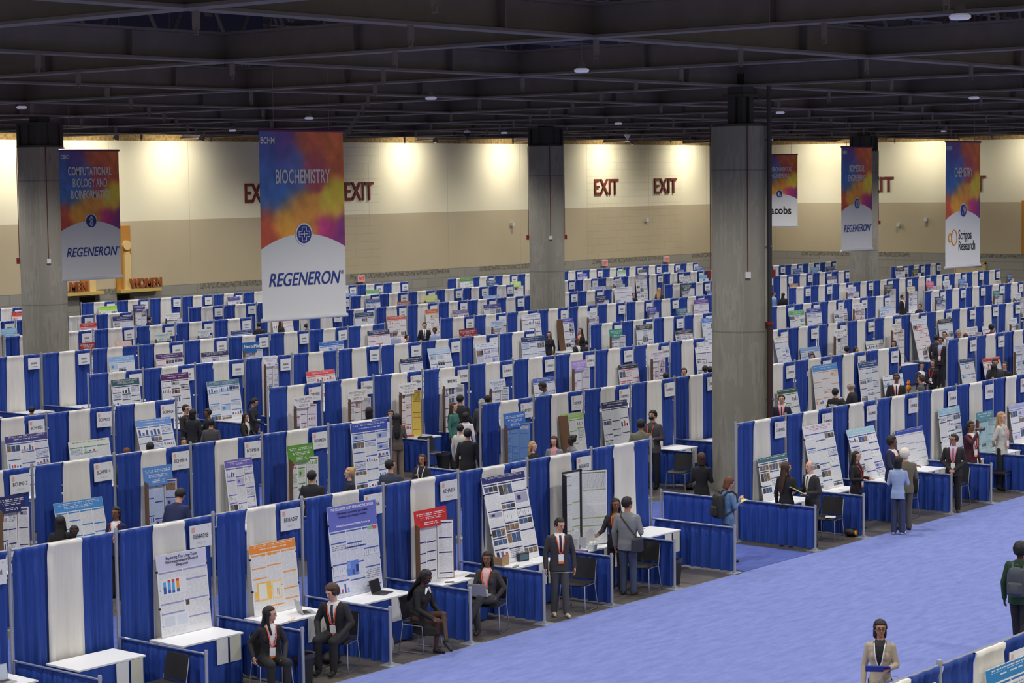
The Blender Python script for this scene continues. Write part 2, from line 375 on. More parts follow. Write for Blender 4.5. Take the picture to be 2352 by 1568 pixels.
for kx in range(-3, 9):
    for ky in range(-2, 6):
        x, y = 24.1+8.13*kx, 3.9+8.13*ky
        if x > XW-8 or y > YW-8: continue
        b = MB()
        for q in range(4):
            b.tube([(x+q*2.03, y+.4, 10.4), (x+q*2.03+1.0, y+.4, 12.3), (x+q*2.03+2.03, y+.4, 10.4)], .05, M_STEELDK, 5)
        struct('trim_truss', b.mesh('truss', False))
# beam clips hanging under the flanges (rigging points)
b = MB(); b.box(-.05, .05, -.02, .02, -.22, 0, M_STEELDK); b.tube([(0, .03, -.2), (0, .03, -.28), (0, -.03, -.28), (0, -.03, -.2)], .012, M_STEELDK, 5); clip = b.mesh('clip', False)
n = 0
for kx in range(-4, 9):
    for ky in range(-3, 6):
        x, y = 24.1+8.13*kx, 3.9+8.13*ky
        for dx, dy in ((4.06, 0), (0, 4.06), (.3, .15)):
            px, py = px_of(x+dx, y+dy, ZB)
            if -60 < px < 2410 and -40 < py < 320 and y+dy < 47 and x+dx < 92:
                o = thing('beam_clip', 'small dark rigging clip under a ceiling beam', 'clip', (x+dx, y+dy, ZB), group='rigging clips under the ceiling beams', me=clip); n += 1
# ---- round ceiling lights
M_DISC = mat('lit_lamp_glass', (206, 206, 230), .5, emit=.22)
b = MB(); b.tube([(0, 0, 0), (0, 0, .02), (0, 0, .05), (0, 0, .075)], [.11, .14, .14, .10], M_DISC, 24); disc_me = b.mesh('disc')
b = MB(); b.tube([(0, 0, .075), (0, 0, .2)], [.09, .06], M_STEELDK, 12); b.tube([(0, 0, .2), (0, 0, 3.78)], .012, M_STEELDK, 5); cap_me = b.mesh('cap')
for i, (px, py) in enumerate([(2205, 45), (1336, 166), (990, 229), (710, 274), (534, 302), (2237, 228), (1792, 261), (1158, 307), (2168, 303), (1420, 286), (50, 250)]):
    z = 9.42; p = at_z(px, py, z)
    if p.y > 49: p = at_y(px, py, 48.5)
    t = thing('ceiling_light', 'round white ceiling light, %s in view counted from the right front' % ORD[i], 'light', (p.x, p.y, p.z), group='round ceiling lights')
    link('diffuser', disc_me, t); link('canopy', cap_me, t)
# wall wash fittings
M_GLOW = mat('warm_lamp_glass', (255, 238, 190), .4, emit=6)
b = MB(); b.tube([(0, 0, 0), (0, 0, .25)], [.14, .1], M_STEELDK, 14); b.tube([(0, 0, .25), (0, 1.2, 3.3)], .015, M_STEELDK, 5); wf = b.mesh('can')
b = MB(); b.tube([(0, 0, -.01), (0, 0, .0)], [.11, .11], M_GLOW, 14); wg = b.mesh('glow')
for i, x in enumerate(WASH):
    t = thing('wall_washer', 'black downlight can close to the back wall, %s from the left' % ORD[i], 'light', (x, 48.7, 9.45), group='wall washer lights'); t.rotation_euler = (math.radians(22), 0, 0)
    link('housing', wf, t); link('lamp_glass', wg, t)
# ---- columns
M_CAP = mat('black_steel_capital', (46, 44, 46), .5); M_RED = mat('red_fire_device', (120, 30, 28), .5); M_WBOX = mat('white_device_box', (205, 205, 205), .5)
M_REDPIPE = mat('dark_red_conduit', (92, 48, 44), .6); M_PIPE = mat('dark_riser_pipe', (44, 44, 48), .45); M_PIPE2 = mat('rusty_riser_pipe', (62, 40, 40), .6)
COLS = [(24.25, 3.95, 8.62, 'big round concrete pillar right of centre, nearest of the four'), (23.15, 28.9, 8.62, 'round concrete pillar at the left edge behind a banner'),
        (48.0, 28.9, 8.75, 'round concrete pillar in the middle of the hall'), (72.8, 28.9, 8.62, 'round concrete pillar farthest right beside a narrow banner')]
tocam = math.atan2(CAM.y-3.95, CAM.x-24.25)
for i, (x, y, zt, lab) in enumerate(COLS):
    t = thing('concrete_pillar', lab, 'pillar', (x, y, 0))
    b = MB(); b.tube([(0, 0, 0), (0, 0, zt)], .70, M_COL, 48); link('shaft', b.mesh('shaft'), t)
    a = math.atan2(CAM.y-y, CAM.x-x)
    b = MB(); b.tube([(0, 0, zt), (0, 0, zt+.06)], .71, M_CAP, 40); b.box(-.22, .22, -.22, .22, zt, ZB+.3, M_CAP)
    b.box(-.04, .04, -.48+.2*(i == 0), .48-.2*(i == 0), zt, zt+.75, M_CAP); b.box(-.48+.2*(i == 0), .48-.2*(i == 0), -.04, .04, zt, zt+.75, M_CAP)
    if i: b.box(-.45, .45, -.45, .45, zt, zt+.7, M_CAP)
    for sx in (-1, 1) if i else ():
        for sy in (-1, 1): b.box(sx*.44-.06, sx*.44+.06, sy*.44-.06, sy*.44+.06, zt, zt+.7, M_CAP)
    b.box(-.5+.2*(i == 0), .5-.2*(i == 0), -.5+.2*(i == 0), .5-.2*(i == 0), zt+.7, zt+.76, M_CAP)
    link('capital', b.mesh('capital', False), t)
    R = Matrix.Rotation(a, 4, 'Z')
    def at(ang, r, z): v = R @ Matrix.Rotation(ang, 4, 'Z') @ Vector((r, 0, z)); return v
    a1 = .22
    zb = 5.15
    b = MB(); b.tube([at(a1, .72, zb), at(a1, .72, zt)], .014, M_REDPIPE, 6); link('conduit', b.mesh('conduit'), t)
    b = MB(); b.box(-.03, .05, -.06, .06, -.07, .07, M_WBOX, Matrix.Translation(at(a1, .72, zb)) @ Matrix.Rotation(a+a1, 4, 'Z')); link('strobe', b.mesh('strobe', False), t)
    for sgn in (-1.52, 1.52):
        b = MB(); b.tube([at(sgn, .72, zb), at(sgn, .72, zt)], .012, M_REDPIPE, 6)
        b.box(-.03, .07, -.07, .07, -.09, .09, M_RED, Matrix.Translation(at(sgn, .74, zb)) @ Matrix.Rotation(a+sgn, 4, 'Z')); link('fire_horn', b.mesh('horn', False), t)
    if i == 0:
        b = MB(); aa = .98
        b.tube([at(aa, .80, 4.0), at(aa, .80, 10.4)], .055, M_PIPE, 12); link('riser_pipe', b.mesh('pipe'), t)
        b = MB(); b.tube([at(aa, .80, 0), at(aa, .80, 4.0)], .075, M_PIPE2, 12); b.tube([at(aa, .8, 3.97), at(aa, .8, 4.03)], .1, M_RED, 12); link('lower_riser_pipe', b.mesh('pipe'), t)
        b = MB()
        for z in (8.3, 5.8, 2.2): b.tube([at(aa, .69, z), at(aa, .9, z)], .03, M_STEEL, 8)
        link('pipe_clamp', b.mesh('clamp'), t)
# ---- exit lettering on the walls
M_EXIT = mat('dark_red_letters', (112, 46, 36), .55)
for i, (x0, x1) in enumerate(((52.2, 54.3), (59.05, 61.4), (79.8, 82.4), (85.75, 88.35))):
    me = text_me('EXIT', 1.31, M_EXIT, (x1-x0)/2.95, .04, bold=.012)
    o = thing('exit_lettering', ['large dark red EXIT letters on the wall half hidden by the biochemistry banner', 'large dark red EXIT letters just right of the biochemistry banner', 'large dark red EXIT letters, left one of the pair right of the middle pillar', 'large dark red EXIT letters, right one of the pair left of the big pillar'][i], 'wall lettering', ((x0+x1)/2, YW-.05, 6.93), me=me)
for i, pe in enumerate((2053, 2264)):
    ye = CAM.y+ray(pe, 430).y*((XW-.1-CAM.x)/ray(pe, 430).x)
    me = text_me('EXIT', 1.31, M_EXIT, .9, .04, bold=.012)
    o = thing('exit_lettering', ['large dark red EXIT letters mostly behind the rightmost far pillar', 'large dark red EXIT letters mostly behind the chemistry banner'][i], 'wall lettering', (XW-.05, ye+1.25, 6.85), -PI/2, me=me)
M_EXRED = mat('lit_exit_sign', (214, 120, 118), .4, emit=.5)
for i, (px, py) in enumerate(((829, 640), (1389, 604), (1531, 595))):
    p = at_y(px, py, YW-.1)
    t = thing('exit_sign', ['small lit red exit sign right of the large banner', 'small lit red exit sign under the left EXIT letters', 'small lit red exit sign nearest the big pillar'][i], 'exit sign', (p.x, YW-.08, p.z))
    link('housing', box_me(-.26, .26, -.05, .08, -.17, .17, M_WBOX), t); link('face', box_me(-.23, .23, -.056, -.05, -.14, .14, M_EXRED), t)
    link('lettering', text_me('EXIT', .24, M_RED, .8, .002), t, (0, -.06, 0))
# ---- restroom signs
M_OCH = mat('ochre_panel', (186, 128, 50), .6); M_PALE = mat('pale_yellow_figure', (226, 196, 132), .6); M_SHELF = mat('yellow_shelf', (206, 176, 100), .6)
for i, (x0, x1, w, fx) in enumerate(((41.0, 43.35, 'MEN', 42.7), (44.3, 46.7, 'WOMEN', 44.75))):
    t = thing('restroom_sign', ['ochre pictogram panel and MEN lettering over the left restroom entrance', 'tall ochre pictogram panel and WOMEN lettering over the right restroom entrance'][i], 'sign', (0, 0, 0))
    link('shelf', box_me(x0, x1, YW-.35, YW, 2.58, 2.72, M_SHELF), t)
    link('backing_panel', box_me(fx-.45, fx+.4, YW-.08, YW, 2.72, 5.6, M_OCH), t)
    b = MB(); b.box(fx-.05, fx+.3, YW-.2, YW-.08, 2.72, 4.3, M_PALE); b.tube([(fx+.12, YW-.2, 4.72), (fx+.12, YW-.08, 4.72)], .22, M_PALE, 20); b.box(fx+.02, fx+.25, YW-.2, YW-.08, 4.3, 4.42, M_PALE); link('pictogram', b.mesh('figure', False), t)
    link('lettering', text_me(w, .58, mat('orange_brown_letters', (150, 84, 44), .5), .82, .05, bold=.02), t, ((x1-.85) if i else (x0+.95), YW-.28, 2.95))
for i, (px, py, y) in enumerate(((1177, 515, YW), (1485, 505, YW), (2127, 504, None), (2064, 516, None))):
    if y: p = at_y(px, py, y-.1)
    else:
        v = ray(px, py); p = CAM+v*((XW-.1-CAM.x)/v.x)
    thing('wall_speaker', 'small white box device on the tan wall, %s from the left' % ORD[[0, 1, 3, 2][i]], 'wall device', p, group='small wall devices', me=box_me(-.1, .1, -.1, .1, -.1, .1, M_WBOX))
# door in the side wall
def on_x(px, py, x):
    v = ray(px, py); return CAM+v*((x-CAM.x)/v.x)
M_DOOR = mat('cream_steel_door', (206, 190, 150), .6)
a0 = on_x(2195, 612, XW-.05); a1 = on_x(2262, 612, XW-.05)
b = MB(); b.box(XW-.06, XW+.02, a1.y, a0.y, 0, 2.15, M_DOOR); b.box(XW-.10, XW, a1.y-.08, a1.y, 0, 2.25, M_SHELF); b.box(XW-.10, XW, a0.y, a0.y+.08, 0, 2.25, M_SHELF); b.box(XW-.10, XW, a1.y-.08, a0.y+.08, 2.15, 2.25, M_SHELF)
b.box(XW-.065, XW-.06, (a0.y+a1.y)/2-.01, (a0.y+a1.y)/2+.01, 0, 2.15, M_STEELDK)
for q in (a0.y-.5, a1.y+.5): b.box(XW-.14, XW-.06, q-.3, q+.3, 2.02, 2.08, M_ALU)
struct('door_1', b.mesh('door', False))
o = thing('wall_panel_sign', 'ochre panel with pale figure at the right edge of the far wall', 'sign', me=box_me(XW-.1, XW, on_x(2350, 500, XW).y-3, on_x(2348, 500, XW).y, 2.8, 5.9, M_OCH))
# camera dome and cone speaker near the wall top
b = MB(); b.tube([(0, 0, 3.9), (0, 0, .15)], .03, M_WBOX, 8); b.ball((0, 0, .05), (.14, .14, .16), M_BLK); b.tube([(0, 0, .12), (0, 0, .22)], .14, M_WBOX, 14)
p = at_z(1073, 312, 9.3); thing('dome_camera', 'black dome security camera hanging under the beams', 'camera', p, me=b.mesh('cam'))
b = MB(); b.tube([(0, 0, .22), (0, 0, -.22)], [.3, .02], M_WBOX, 4); b.tube([(0, 0, .22), (0, 0, 3.7)], .02, M_STEELDK, 6); p = at_z(1441, 312, 9.5); thing('hanging_wedge', 'small white wedge hanging below the ceiling left of the big pillar', 'ceiling device', p, me=b.mesh('wedge', False))
# ---- banners
def banner(label, cx, cy, zt, rz, code, lines, sponsor, emblem):
    BW, BH = 2.13, 3.63
    t = thing('hanging_banner', label, 'banner', (cx, cy, zt), rz)
    nx, nz = 60, 100; vs = []; fs = []; cols = []
    rg = random.Random(1)
    blobs = [((.28, .98), (.28, .22), (92, 60, 130)), ((.08, .86), (.2, .2), (58, 84, 150)), ((.15, .72), (.34, .2), (58, 106, 172)), ((.42, .80), (.2, .14), (82, 98, 160)),
             ((.62, .97), (.25, .12), (190, 86, 52)), ((.9, .93), (.3, .2), (202, 100, 48)), ((.68, .80), (.16, .12), (168, 66, 82)), ((.95, .78), (.2, .1), (196, 86, 54)),
             ((.92, .66), (.16, .13), (226, 190, 44)), ((.82, .58), (.2, .09), (230, 184, 52)), ((.5, .60), (.25, .12), (216, 140, 50)), ((.3, .50), (.22, .12), (224, 150, 44)),
             ((.05, .48), (.14, .16), (186, 76, 46)), ((.05, .40), (.2, .1), (184, 70, 44)), ((.75, .47), (.18, .1), (176, 44, 110)), ((.98, .45), (.15, .16), (120, 44, 110)), ((.5, .44), (.2, .08), (214, 130, 56))]
    nl_ = 20
    for i in range(nl_+nz+2):
        for j in range(nx+1):
            u = j/nx; arc = .375+.075*(1-((u-.5)/.5)**2)
            v = arc*i/nl_ if i <= nl_ else arc+(1-arc)*(i-nl_-1)/nz
            vs.append(((u-.5)*BW, .004*math.sin(u*9+v*4)*(1-v)+.002*math.sin(u*23+v*11), (v-1)*BH))
            du = u+.07*noise.noise((u*3, v*5, 1.3)); dv = v+.04*noise.noise((u*3, v*5, 7.7))
            if i <= nl_: c = (226, 227, 226)
            else:
                s = 1e-6; c = [0, 0, 0]
                for (bx, bz), (sx, sz), bc in blobs:
                    w = math.exp(-(((du-bx)/sx)**2+((dv-bz)/sz)**2)*3.2); s += w
                    for q in range(3): c[q] += w*bc[q]
                n = 1.08+.14*noise.fractal((u*9, v*13, 3), 1, 2, 4)
                c = [q/s*n*1.12 for q in c]; g_ = sum(c)/3; c = [min(255, q*.9+g_*.1) for q in c]
            cols.append((*lin(c), 1))
    for i in range(nl_+nz+1):
        if i == nl_: continue
        for j in range(nx):
            a = i*(nx+1)+j; fs.append((a, a+1, a+nx+2, a+nx+1))
    me = bpy.data.meshes.new('fabric'); me.from_pydata(vs, [], fs); me.polygons.foreach_set('use_smooth', [True]*len(fs))
    at_ = me.color_attributes.new('art', 'FLOAT_COLOR', 'POINT'); at_.data.foreach_set('color', [x for c in cols for x in c])
    if 'banner_art' not in MC:
        m = bpy.data.materials.new('printed_banner_vinyl'); m.use_nodes = True; nt = m.node_tree; n = nt.nodes.new('ShaderNodeVertexColor'); n.layer_name = 'art'
        nt.links.new(n.outputs[0], nt.nodes['Principled BSDF'].inputs['Base Color']); nt.nodes['Principled BSDF'].inputs['Roughness'].default_value = .5; MC['banner_art'] = m
    me.materials.append(MC['banner_art']); link('fabric', me, t)
    WH = mat('banner_white_ink', (232, 228, 224), .6); NV = mat('banner_navy_ink', (38, 62, 140), .6); BK = mat('banner_black_ink', (40, 40, 46), .6)
    link('lettering', text_me(code, .17, WH, .75, .001, bold=.003), t, (-.86, -.009, -.20))
    nl = len(lines); 
    for q, ln in enumerate(lines):
        link('lettering', text_me(ln, .38 if nl == 1 else .33, WH, min(.56, 1.50/(len(ln)*.62*(.38 if nl == 1 else .33))), .001, bold=.005), t, (0, -.009, -.90-(q-(nl-1)/2)*.33-(.03 if nl > 1 else 0)))
    b = MB(); b.tube([(0, -.018, -2.0), (0, -.028, -2.0)], .215, WH, 40); b.tube([(0, -.02, -2.0), (0, -.034, -2.0)], .182, NV, 40)
    Z = -2.0
    if emblem == 'cross':
        for w, m in ((.0, WH),):
            for (x0, x1, z0, z1) in ((-.06, .06, -.14, .14), (-.14, .14, -.06, .06)): b.box(x0, x1, -.038, -.034, Z+z0, Z+z1, WH)
            for (x0, x1, z0, z1) in ((-.045, .045, -.125, .125), (-.125, .125, -.045, .045)): b.box(x0, x1, -.041, -.038, Z+z0, Z+z1, NV)
            b.box(-.10, .10, -.043, -.041, Z-.006, Z+.006, WH); b.box(-.006, .006, -.043, -.041, Z-.06, Z+.06, WH)
    elif emblem == 'helix':
        for ph in (0, PI): b.tube([(.055*math.sin(q/3+ph), -.038, Z-.14+q*.28/20) for q in range(21)], .008, WH, 5)
        for q in range(9): z = Z-.13+q*.0325; b.box(-.04, .04, -.039, -.036, z-.004, z+.004, WH)
    elif emblem == 'rings':
        for r in (.13, .09, .05): b.tube([(r*math.cos(q*PI/12), -.038, Z+r*math.sin(q*PI/12)) for q in range(25)], .007, WH, 5)
    elif emblem == 'flask':
        b.tube([(-.02, -.038, Z+.12), (-.02, -.038, Z+.03), (-.1, -.038, Z-.1), (.06, -.038, Z-.1), (.02, -.038, Z+.03), (.02, -.038, Z+.12)], .008, WH, 5); b.tube([(.07, -.038, Z+.08), (.07, -.038, Z-.04), (.11, -.038, Z-.04), (.11, -.038, Z+.08)], .007, WH, 5)
    else:
        b.box(-.08, .0, -.038, -.034, Z-.05, Z+.08, WH); b.tube([(.04, -.038, Z+.1), (.04, -.038, Z-.12), (.11, -.038, Z-.02)], .009, WH, 5); b.box(-.09, .1, -.038, -.034, Z-.11, Z-.09, WH)
    link('emblem', b.mesh('emblem'), t, (0, .014, 0))
    if sponsor == 'REGENERON':
        link('sponsor_logo', text_me('REGENERON', .36, NV, .86, .001, shear=.28, bold=.004), t, (-.009, -.009, -2.88)); link('lettering', text_me('\u00ae', .10, NV, 1, .001), t, (.98, -.009, -2.78))
    elif sponsor == 'Scripps':
        link('sponsor_logo', text_me('Scripps\nResearch', .40, BK, .72, .001, align='LEFT', bold=.003, ls=.8), t, (-.30, -.009, -2.88))
        b = MB(); OR = mat('logo_orange', (220, 150, 60), .6)
        b.tube([(-.55+.16*math.cos(q*PI/10), -.009, -2.78+.22*math.sin(q*PI/10)) for q in range(21)], .018, OR, 6); b.tube([(-.80+.09*math.cos(q*PI/10), -.009, -2.78+.12*math.sin(q*PI/10)) for q in range(21)], .018, OR, 6)
        link('logo_mark', b.mesh('mark'), t)
    else: link('sponsor_logo', text_me('Jacobs', .55, BK, 1, .001, bold=.012), t, (0, -.009, -2.85))
    b = MB(); b.tube([(-BW/2-.009, 0, 0), (BW/2+.03, 0, 0)], .028, mat('banner_sleeve_top', (96, 50, 80), .5), 8); link('top_bar', b.mesh('bar'), t)
    b = MB(); b.tube([(-BW/2-.02, 0, -BH), (BW/2+.02, 0, -BH)], .04, mat('banner_sleeve_white', (212, 215, 221), .5), 10); link('bottom_bar', b.mesh('bar'), t)
    b = MB()
    for x in (-.7, .7): b.tube([(x, 0, 0), (x, 0, 13.19-zt)], .006, M_STEELDK, 4)
    link('hanging_wire', b.mesh('wire'), t)
banner('large biochemistry banner hanging left of centre, nearest of the banners', 11.27, 5.5, 8.44, -.075, 'BCHM', ['BIOCHEMISTRY'], 'REGENERON', 'cross')
banner('computational biology and bioinformatics banner in front of the left pillar', 20.8, 23.67, 8.43, 0, 'CBIO', ['COMPUTATIONAL', 'BIOLOGY AND', 'BIOINFORMATICS'], 'REGENERON', 'helix')
banner('biomedical engineering banner overlapping the far right pillar', 47.9, 14.68, 8.45, 0, 'ENBM', ['BIOMEDICAL', 'ENGINEERING'], 'REGENERON', 'rings')
banner('chemistry banner at the right with an orange knot logo', 38.37, 5.53, 8.38, 0, 'CHEM', ['CHEMISTRY'], 'Scripps', 'flask')
banner('environmental engineering banner half hidden behind the big pillar', 74.0, 34.5, 8.57, -PI/2, 'ENEV', ['ENVIRONMENTAL', 'ENGINEERING'], 'Jacobs', 'plant')
# ================================================================ BOOTHS
BW_, RS, HD, HR = 1.887, 6.86, 2.44, .895
def curtain_me(w0, w1, h, seed, m, amp=.034, freq=9, n=64, cuff=.05):
    rg = random.Random(seed); ph = rg.random()*9; vs = []; fs = []
    zs = [h, h+.012, h-.0, h-.05, h-.10, h-.2, h*.72, h*.5, h*.25, .03]
    yo = [.03, .0, -.03, -.028, -.010, -.012, -.014, -.016, -.02, -.022]
    phs = [rg.uniform(-.6, .6) for _ in range(12)]
    for i, (z, y0) in enumerate(zip(zs, yo)):
        t = 1-z/h; w = w0+(w1-w0)*max(0, t)
        a = amp*(.30 if i < 5 else .60+.65*t) if i > 2 else 0
        for j in range(n+1):
            u = j/n
            f = math.sin(u*w0*freq*2.6+ph+1.4*math.sin(u*5+phs[0])+t*phs[1]*2)+.5*math.sin(u*w0*freq*5.1+phs[2]*7+t*phs[3])
            g = math.sin(u*w0*freq*4.7+phs[4]*9)*(.55 if i in (3, 4, 5) else 0 if i < 3 else .12)
            x = (u-.5)*w + .012*math.sin(u*w0*freq*2.6+ph+1.5)*t
            vs.append((x, y0+a*(f+g), z + (.003*math.sin(u*w0*freq*3+ph) if i < 3 else 0)))
    k = len(zs)
    for i in range(k-1):
        for j in range(n):
            q = i*(n+1)+j; fs.append((q, q+n+1, q+n+2, q+1))
    me = bpy.data.meshes.new('curtain'); me.from_pydata(vs, [], fs); me.materials.append(m)
    me.polygons.foreach_set('use_smooth', [True]*len(fs)); return me
BL = [curtain_me(.61, .60+.01*(i % 3), HD-.03, i, M_BLUE) for i in range(7)]
WHT = [curtain_me(.60, .66+.05*(i % 3), HD-.028, 20+i, M_WHITE, .024, 8) for i in range(5)]
RAILC = [curtain_me(1.80, 1.80, HR-.03, 40+i, M_BLUE, .030, 11, 110) for i in range(4)]
b = MB(); b.tube([(-.9, 0, 0), (.9, 0, 0)], .018, M_ALU, 8); BAR = b.mesh('bar')
def post_me(h):
    b = MB(); b.tube([(0, 0, .02), (0, 0, h)], .026, M_ALU, 10); b.tube([(0, 0, h-.07), (0, 0, h-.02)], .031, M_ALU, 10); return b.mesh('pole')
POST, LOWPOST = post_me(HD+.03), post_me(HR+.03)
b = MB(); b.box(-.13, .13, -.13, .13, 0, .012, M_ALU); b.box(-.035, .035, -.035, .035, .012, .05, M_ALU); BASE = b.mesh('base', False)
CARD = box_me(-.215, .215, -.004, .004, -.17, .17, M_SIGN)
b = MB(); b.box(-.18, -.12, -.007, -.005, .06, .14, cm((226, 172, 160))); SLOGO = b.mesh('logo', False)
b = MB(); b.box(.14, .17, -.007, -.005, .12, .14, cm((200, 200, 205))); SMARK = b.mesh('mark', False)
b = MB(); b.box(-.07, .09, -.007, -.005, -.115, -.085, ink((226, 228, 231), (70, 70, 90))); SLINE = b.mesh('line', False)
M_FAINT = cm((120, 122, 132)); b = MB()
for q in range(7): b.box(-.105+q*.03, -.085+q*.03, -.006, -.0045, -.02, .035, cm((90, 92, 100)))
b.box(-.10, .11, -.006, -.0045, -.105, -.085, M_FAINT); FARTX = b.mesh('marks', False)
TOPM = one(lambda b: b.box(-.60, .60, -.36, .36, .735, .76, M_TABLE))
def skirt_me(seed):
    rg = random.Random(seed); vs = []; fs = []; P = []
    per = [(-.585, .34), (-.585, -.345), (.585, -.345), (.585, .34)]
    for a, c in zip(per[:-1], per[1:]):
        L = math.hypot(c[0]-a[0], c[1]-a[1]); n = int(L/.018)
        for q in range(n): P.append((a[0]+(c[0]-a[0])*q/n, a[1]+(c[1]-a[1])*q/n, (c[1]-a[1])/L, -(c[0]-a[0])/L))
    ph = rg.random()*9
    for z, s in ((.737, .002), (.70, .006), (.5, .010), (.25, .014), (.02, .016)):
        for k, (x, y, nx, ny) in enumerate(P):
            f = math.sin(k*.47+ph+.9*math.sin(k*.11))+.4*math.sin(k*1.1)
            vs.append((x+nx*s*(1+f), y+ny*s*(1+f), z))
    n = len(P)
    for i in range(4):
        for k in range(n-1): fs.append((i*n+k, (i+1)*n+k, (i+1)*n+k+1, i*n+k+1))
    me = bpy.data.meshes.new('skirt'); me.from_pydata(vs, [], fs); me.materials.append(M_BLUE); me.polygons.foreach_set('use_smooth', [True]*len(fs)); return me
SKIRT = [skirt_me(i) for i in range(3)]
b = MB()
for sx in (-.5, .5):
    for sy in (-.28, .28): b.tube([(sx, sy, 0), (sx, sy, .735)], .014, M_STEEL, 6)
TLEG = b.mesh('leg')
NOTE = [one(lambda b, m=m: b.box(-.11, .11, -.004, 0, .36, .735, m), smooth=False) for m in (mat('cream_paper', (206, 206, 190), .7), mat('pale_paper', (222, 224, 226), .7))]
# chairs: moulded shell seat and back on a bent steel sled frame
def curved_pad(w, d, t, cx, m, up):
    b = MB(); n = 10; vs = []; fs = []
    for k, off in ((0, 0), (1, t)):
        for i in range(n+1):
            for j in range(n+1):
                u, v = i/n-.5, j/n-.5
                r = .5*(1-.18*max(0, abs(v)*2-.6))
                x = u*w*r*2; c = .03*(u*2)**2*cx; y = v*d
                if up: vs.append((x, -c+off, y))
                else: vs.append((x, y, c*.6+off-(.03*max(0, -v*2-.6)*2)))
    q = (n+1)**2
    for i in range(n):
        for j in range(n):
            a = i*(n+1)+j; fs.append((a, a+n+1, a+n+2, a+1)); fs.append((q+a, q+a+1, q+a+n+2, q+a+n+1))
    for i in range(n):
        for (a, c) in ((i*(n+1), (i+1)*(n+1)), ((i+1)*(n+1)+n, i*(n+1)+n), (i+1, i), (n*(n+1)+i, n*(n+1)+i+1)): fs.append((a, c, q+c, q+a)[::-1])
    b.add(vs, fs, m); return b
b = curved_pad(.46, .44, .02, 1, M_BLK, False); SEATM = b.mesh('seat')
b = curved_pad(.46, .36, .02, 1, M_BLK, True); BACKM = b.mesh('back')
def frame_me(s):
    b = MB(); b.tube([(s*.235, -.2, .44), (s*.255, -.24, .1), (s*.26, -.24, .012), (s*.26, .24, .012), (s*.255, .22, .1), (s*.235, .17, .44), (s*.225, .25, .82)], .0095, M_STEEL, 7)
    b.tube([(s*.235, -.2, .44), (s*.235, .17, .44)], .009, M_STEEL, 6); return b.mesh('frame')
FR = {s: frame_me(s) for s in (-1, 1)}
b = MB(); b.tube([(-.235, -.17, .435), (.235, -.17, .435)], .009, M_STEEL, 6); b.tube([(-.235, .15, .435), (.235, .15, .435)], .009, M_STEEL, 6); CBAR = b.mesh('bar')
def chair(label, x, y, rz, group=None):
    t = thing('stacking_chair', label, 'chair', (x, y, .0), rz, group)
    link('seat', SEATM, t, (0, 0, .45)); link('backrest', BACKM, t, (0, .235, .68), (math.radians(-12), 0, 0))
    link('side_frame', FR[-1], t); link('side_frame', FR[1], t); link('cross_bar', CBAR, t); return t
NB = {'a': 'left of first cross aisle', 'b': 'right of first cross aisle', 'c': 'right of second cross aisle', 'd': 'right of third cross aisle', 'e': 'right of fourth cross aisle'}
ROWN = ['front row', 'second row', 'third row', 'fourth row', 'fifth row', 'sixth row', 'seventh row', 'eighth row']
BLK = {'a': (15.1, -1), 'b': (18.05, 1), 'c': (39.9, 1), 'd': (63.6, 1), 'e': (85.0, 1)}
# (row, block, first booth, number) -- block 'a' counts leftwards from the cross aisle
SEGS = [(0, 'a', 0, 10), (0, 'b', 0, 8), (1, 'a', 0, 7), (1, 'b', 0, 10), (1, 'c', 0, 4), (2, 'a', 0, 4), (2, 'b', 0, 10), (2, 'c', 0, 10), (3, 'a', 0, 2), (3, 'b', 0, 10), (3, 'c', 0, 11), (3, 'd', 0, 5),
        (4, 'b', 0, 10), (4, 'c', 0, 11), (4, 'd', 0, 11), (5, 'b', 4, 6), (5, 'c', 0, 11), (5, 'd', 0, 10), (5, 'e', 0, 3), (6, 'b', 6, 4), (6, 'c', 0, 11), (6, 'd', 0, 9), (6, 'e', -1, 4), (7, 'b', 8, 2), (7, 'c', 0, 11), (7, 'd', 0, 12)]
NOSIGN = {(0, 'a', 0), (0, 'a', 7), (4, 'b', 9), (3, 'b', 4), (4, 'b', 3)}
CODE = {0: {'a': ['', 'BEHA053', 'BEHA054', 'BEHA055', 'BEHA056', 'BEHA057', 'BEHA058', '', 'BEHA001', 'BEHA002']},
        1: {'a': ['BCHM022', 'BCHM020', 'BCHM018', 'BCHM016', 'BCHM014', 'BCHM012', 'BCHM010']},
        2: {'a': ['BCHM024', 'BCHM025', 'BCHM026', 'BCHM028']}}
BOOTHS = {}
rg = random.Random(11); TABLES = {}
def booth_origin(r, bl, k):
    x0, d = BLK[bl]; return x0+d*k*BW_ - (BW_ if d < 0 else 0)
def pole(label, x, y, me=None, group=None):
    t = thing('drape_pole' if me is not LOWPOST else 'low_rail_post', label, 'pole', (x, y, 0), 0, group)
    link('tube', me or POST, t); link('base_plate', BASE, t); return t
def side_rail(x, y0, y1, lab, post=True):
    ym = (y0+y1)/2; L = abs(y1-y0); t = thing('side_rail_drape', lab, 'low drape', (x, ym, 0), PI/2)
    a = link('curtain', RAILC[rg.randrange(4)], t); a.scale = (L/1.89, 1, 1); c = link('crossbar', BAR, t, (0, 0, HR-.03)); c.scale = (L/1.8, 1, 1)
    if post: pole('low post ending the drape ' + lab.split('low blue drape ')[-1], x, y1, LOWPOST)
